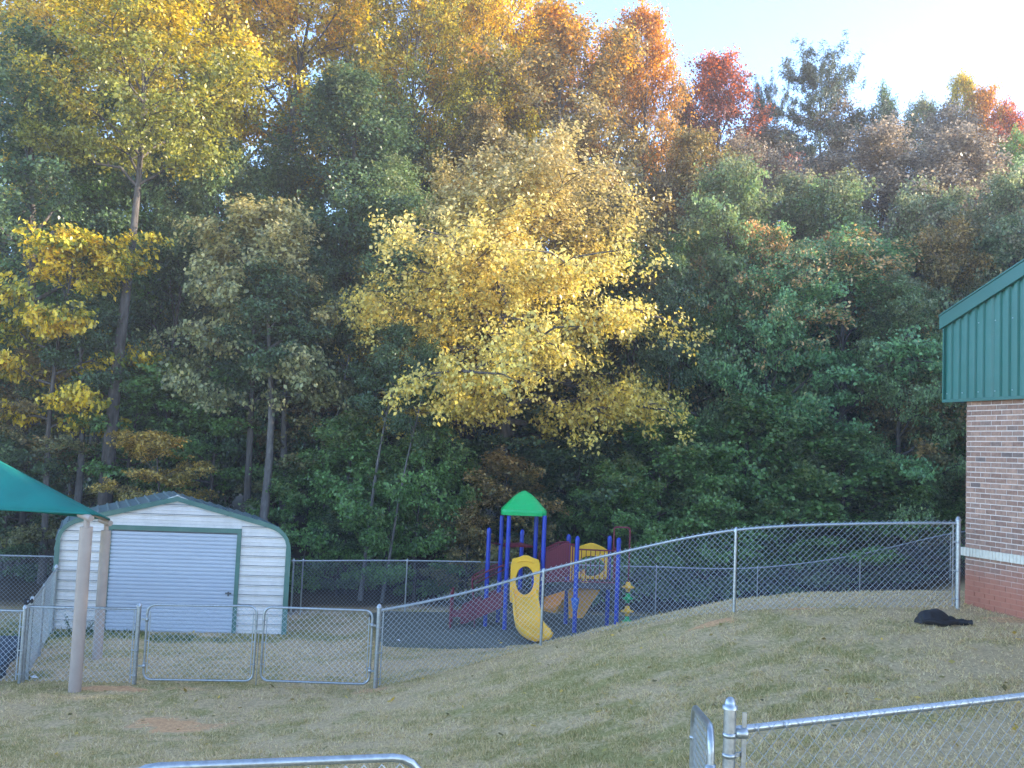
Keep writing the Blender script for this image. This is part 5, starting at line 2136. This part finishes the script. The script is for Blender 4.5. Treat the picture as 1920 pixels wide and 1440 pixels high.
    for y, dz_ in ((0.12, 0.0), (0.88, 0.03)):
        dep = 21.0 + y
        a = cr(480, 715 if y < 0.5 else 690, dep)
        b = cr(212, 828 if y < 0.5 else 800, dep)
        a.y = b.y = y
        lo = Vector((b.x + 0.07, y, 0.22))
        mb = MB()
        mb.tube([a, a.lerp(b, 0.5) + Vector((0, 0, 0.02)), b + Vector((0.03, 0, 0)), b + Vector((-0.02, 0, -0.06)), b + Vector((0.0, 0, -0.25)), lo, Vector((lo.x + 0.0, y, -0.05))], 0.017, 8)
        mb.tube([a + Vector((0, 0, -0.10)), b + Vector((0.04, 0, -0.12))], 0.012, 6)
        mb.build('handrail', M['maroon'], root)
    for y in (0.14, 0.86):
        mb = MB()
        xr = posts['fl'].x - 0.06
        xl = xs_[-1] - 0.2
        mb.prism([(xl, 0.06), (xl + 0.1, 0.06), (xr, zd - 0.30), (xr, zd + 0.06), (xl, 0.36)], y - 0.012, y + 0.012)
        mb.build('stair_side', M['maroon'], root)
    mb = MB()
    e = cr(30, 950, 20.9)
    for y in (-0.1, 0.45):
        mb.tube([(e.x, y, -0.08), (e.x, y, e.z), (e.x + 0.02, y, e.z + 0.03)], 0.028, 8)
    mb.box(e.x - 0.03, e.x + 0.36, -0.1, 0.45, 0.24, 0.30)
    mb.build('transfer_platform', M['maroon'], root)
    # --- hoop and pod climber on the right
    hx0_, hx1_ = cr(1400, 480, 21.5).x, cr(1535, 480, 21.5).x
    zt2 = cr(1470, 400, 21.5).z
    zmid = cr(1400, 600, 21.5).z
    zb_ = cr(1525, 845, 21.5).z
    xb_ = hx1_ - 0.02
    mb = MB()
    pts = [(hx0_, 0.5, zmid), (hx0_, 0.5, zt2 - 0.08)]
    for k in range(1, 4):
        a = math.pi - k * math.pi / 8
        pts.append((hx0_ + 0.06 + 0.06 * math.cos(a), 0.5, zt2 - 0.06 + 0.06 * math.sin(a)))
    pts += [(hx0_ + 0.06, 0.5, zt2), (hx1_ - 0.06, 0.5, zt2)]
    for k in range(1, 4):
        a = math.pi / 2 - k * math.pi / 8
        pts.append((hx1_ - 0.06 + 0.06 * math.cos(a), 0.5, zt2 - 0.06 + 0.06 * math.sin(a)))
    pts += [(hx1_, 0.5, zt2 - 0.08), (hx1_ - 0.005, 0.5, zb_), (hx1_ - 0.005, 0.5, -0.05)]
    mb.tube(pts, 0.019, 10)
    mb.tube([(hx0_, 0.5, zmid), (x2, 0.5, zmid)], 0.016, 8)
    mb.build('climber_hoop', M['maroon'], root)
    for cy, key, sc in ((905, 'yellow', 1.0), (1000, 'roof_green', 0.82), (1108, 'yellow', 1.0), (1195, 'roof_green', 0.85)):
        c = cr(1515, cy, 21.5)
        mb = MB()
        n_ = 24
        prof2 = [(0.035, -0.10), (0.05, -0.09), (0.055, -0.035), (0.13, -0.015), (0.14, 0.0), (0.13, 0.018), (0.065, 0.04), (0.055, 0.09), (0.035, 0.12)]
        vs2 = []
        for r_, z in prof2:
            for j in range(n_):
                a = 2 * math.pi * j / n_
                rr = r_ * sc
                if r_ > 0.1:
                    rr *= 0.86 + 0.20 * math.cos(4 * a)
                vs2.append((hx1_ - 0.005 + rr * math.cos(a), 0.5 + rr * math.sin(a), c.z + z * 1.0))
        fs2 = []
        for i in range(len(prof2) - 1):
            for j in range(n_):
                j2 = (j + 1) % n_
                fs2.append((i * n_ + j, i * n_ + j2, (i + 1) * n_ + j2, (i + 1) * n_ + j))
        fs2.append(tuple(range(n_ - 1, -1, -1)))
        fs2.append(tuple((len(prof2) - 1) * n_ + j for j in range(n_)))
        mb.add(vs2, fs2, True)
        mb.build('pod_step', M[key], root)


M['cup_blue'] = surf('bright_blue_plastic', (0.02, 0.11, 0.42), 0.4)
playground()


# ------------------------------------------------------------------ jacket on the grass, litter
def jacket():
    c = on_ground(1757, 1172)
    zg = gz(c.x, c.y)
    root = thing('jacket', 'black jacket lying in a heap on the grass near the brick wall', 'jacket', (c.x, c.y, zg))
    root.scale = (0.72, 0.72, 0.80)
    NU, NV = 48, 20
    vs_ = []
    for i in range(NV + 1):
        v = i / NV
        for j in range(NU):
            a = 2 * math.pi * j / NU
            cu, su = math.cos(a), math.sin(a)
            r = math.sin(math.pi * (0.02 + 0.48 * (1 - v)) ) if True else 0
            r = math.sqrt(max(0, 1 - v * v))
            fold = 0.04 * math.sin(3 * a + 5 * v) + 0.04 * math.sin(7 * a - 3 * v) + 0.03 * math.sin(11 * a + 9 * v)
            x = 0.33 * r * (1 + fold) * cu - 0.06
            y = 0.22 * r * (1 + fold) * su
            h = 0.25 * v * (1 + 0.10 * math.sin(11 * x + 1.3) * r) * (1 - 0.9 * max(0, x) ** 1.2)
            # the crest leans to the left, the front rolls over
            z = h * (1.0 + 0.5 * (-x) * 0.8) + 0.02 * math.sin(14 * x + 9 * y)
            vs_.append((x, y, max(-0.02, z - 0.015)))
    fs = []
    for i in range(NV):
        for j in range(NU):
            j2 = (j + 1) % NU
            fs.append((i * NU + j, i * NU + j2, (i + 1) * NU + j2, (i + 1) * NU + j))
    fs.append(tuple(NV * NU + j for j in range(NU)))
    mb = MB()
    mb.add(vs_, fs, True)
    mb.build('body', M['jacket'], root)
    mb = MB()
    pts, rr = [], []
    for k in range(12):
        t = k / 11
        pts.append(Vector((0.17 + 0.40 * t, -0.08 - 0.06 * t + 0.02 * math.sin(5 * t), 0.055 + 0.022 * math.sin(6 * t + 1) * (1 - t))))
        rr.append(0.062 + 0.012 * math.sin(13 * t) - 0.012 * t)
    mb.tube(pts, rr, 14)
    sl = mb.build('sleeve', M['jacket'], root)
    mb = MB()
    mb.tube([Vector((-0.36 + 0.66 * t, -0.19 - 0.03 * math.sin(3.1 * t), 0.05 + 0.02 * math.sin(8 * t))) for t in np.linspace(0, 1, 12)], [0.03 + 0.022 * math.sin(math.pi * t) for t in np.linspace(0, 1, 12)], 10)
    mb.build('hem', M['jacket'], root)


jacket()


def litter(px, py, depth, s, label, seed):
    r = random.Random(seed)
    p = at(px, py, depth)
    mb = MB()
    n = 7
    base = [Vector((math.cos(6.28 * k / n) * s * r.uniform(.7, 1.2), math.sin(6.28 * k / n) * s * 0.7 * r.uniform(.7, 1.2), r.uniform(0, s * 0.4))) for k in range(n)]
    tip = Vector((0, 0, s * 0.7))
    vs_ = base + [tip, Vector((s * 0.2, 0, s * 0.3))]
    mb.add(vs_, [(k, (k + 1) % n, n if k % 2 else n + 1) for k in range(n)] + [(n, n + 1, 2)])
    o = mb.build('paper_scrap', M['paper'])
    z = gz(p.x, depth) + 0.02
    if inside(np.array([p.x]), np.array([depth]), RUBBER_A)[0]:
        z = 0.06
    o.location = (p.x, depth, z)
    tag(o, label, 'litter', 'scraps of litter on the ground')


litter(747, 1200, 19.3, 0.05, 'white paper scrap on the rubber surface by the fence', 1)
litter(64, 1257, 15.75, 0.06, 'white paper scrap in the grass beside the corner post', 2)
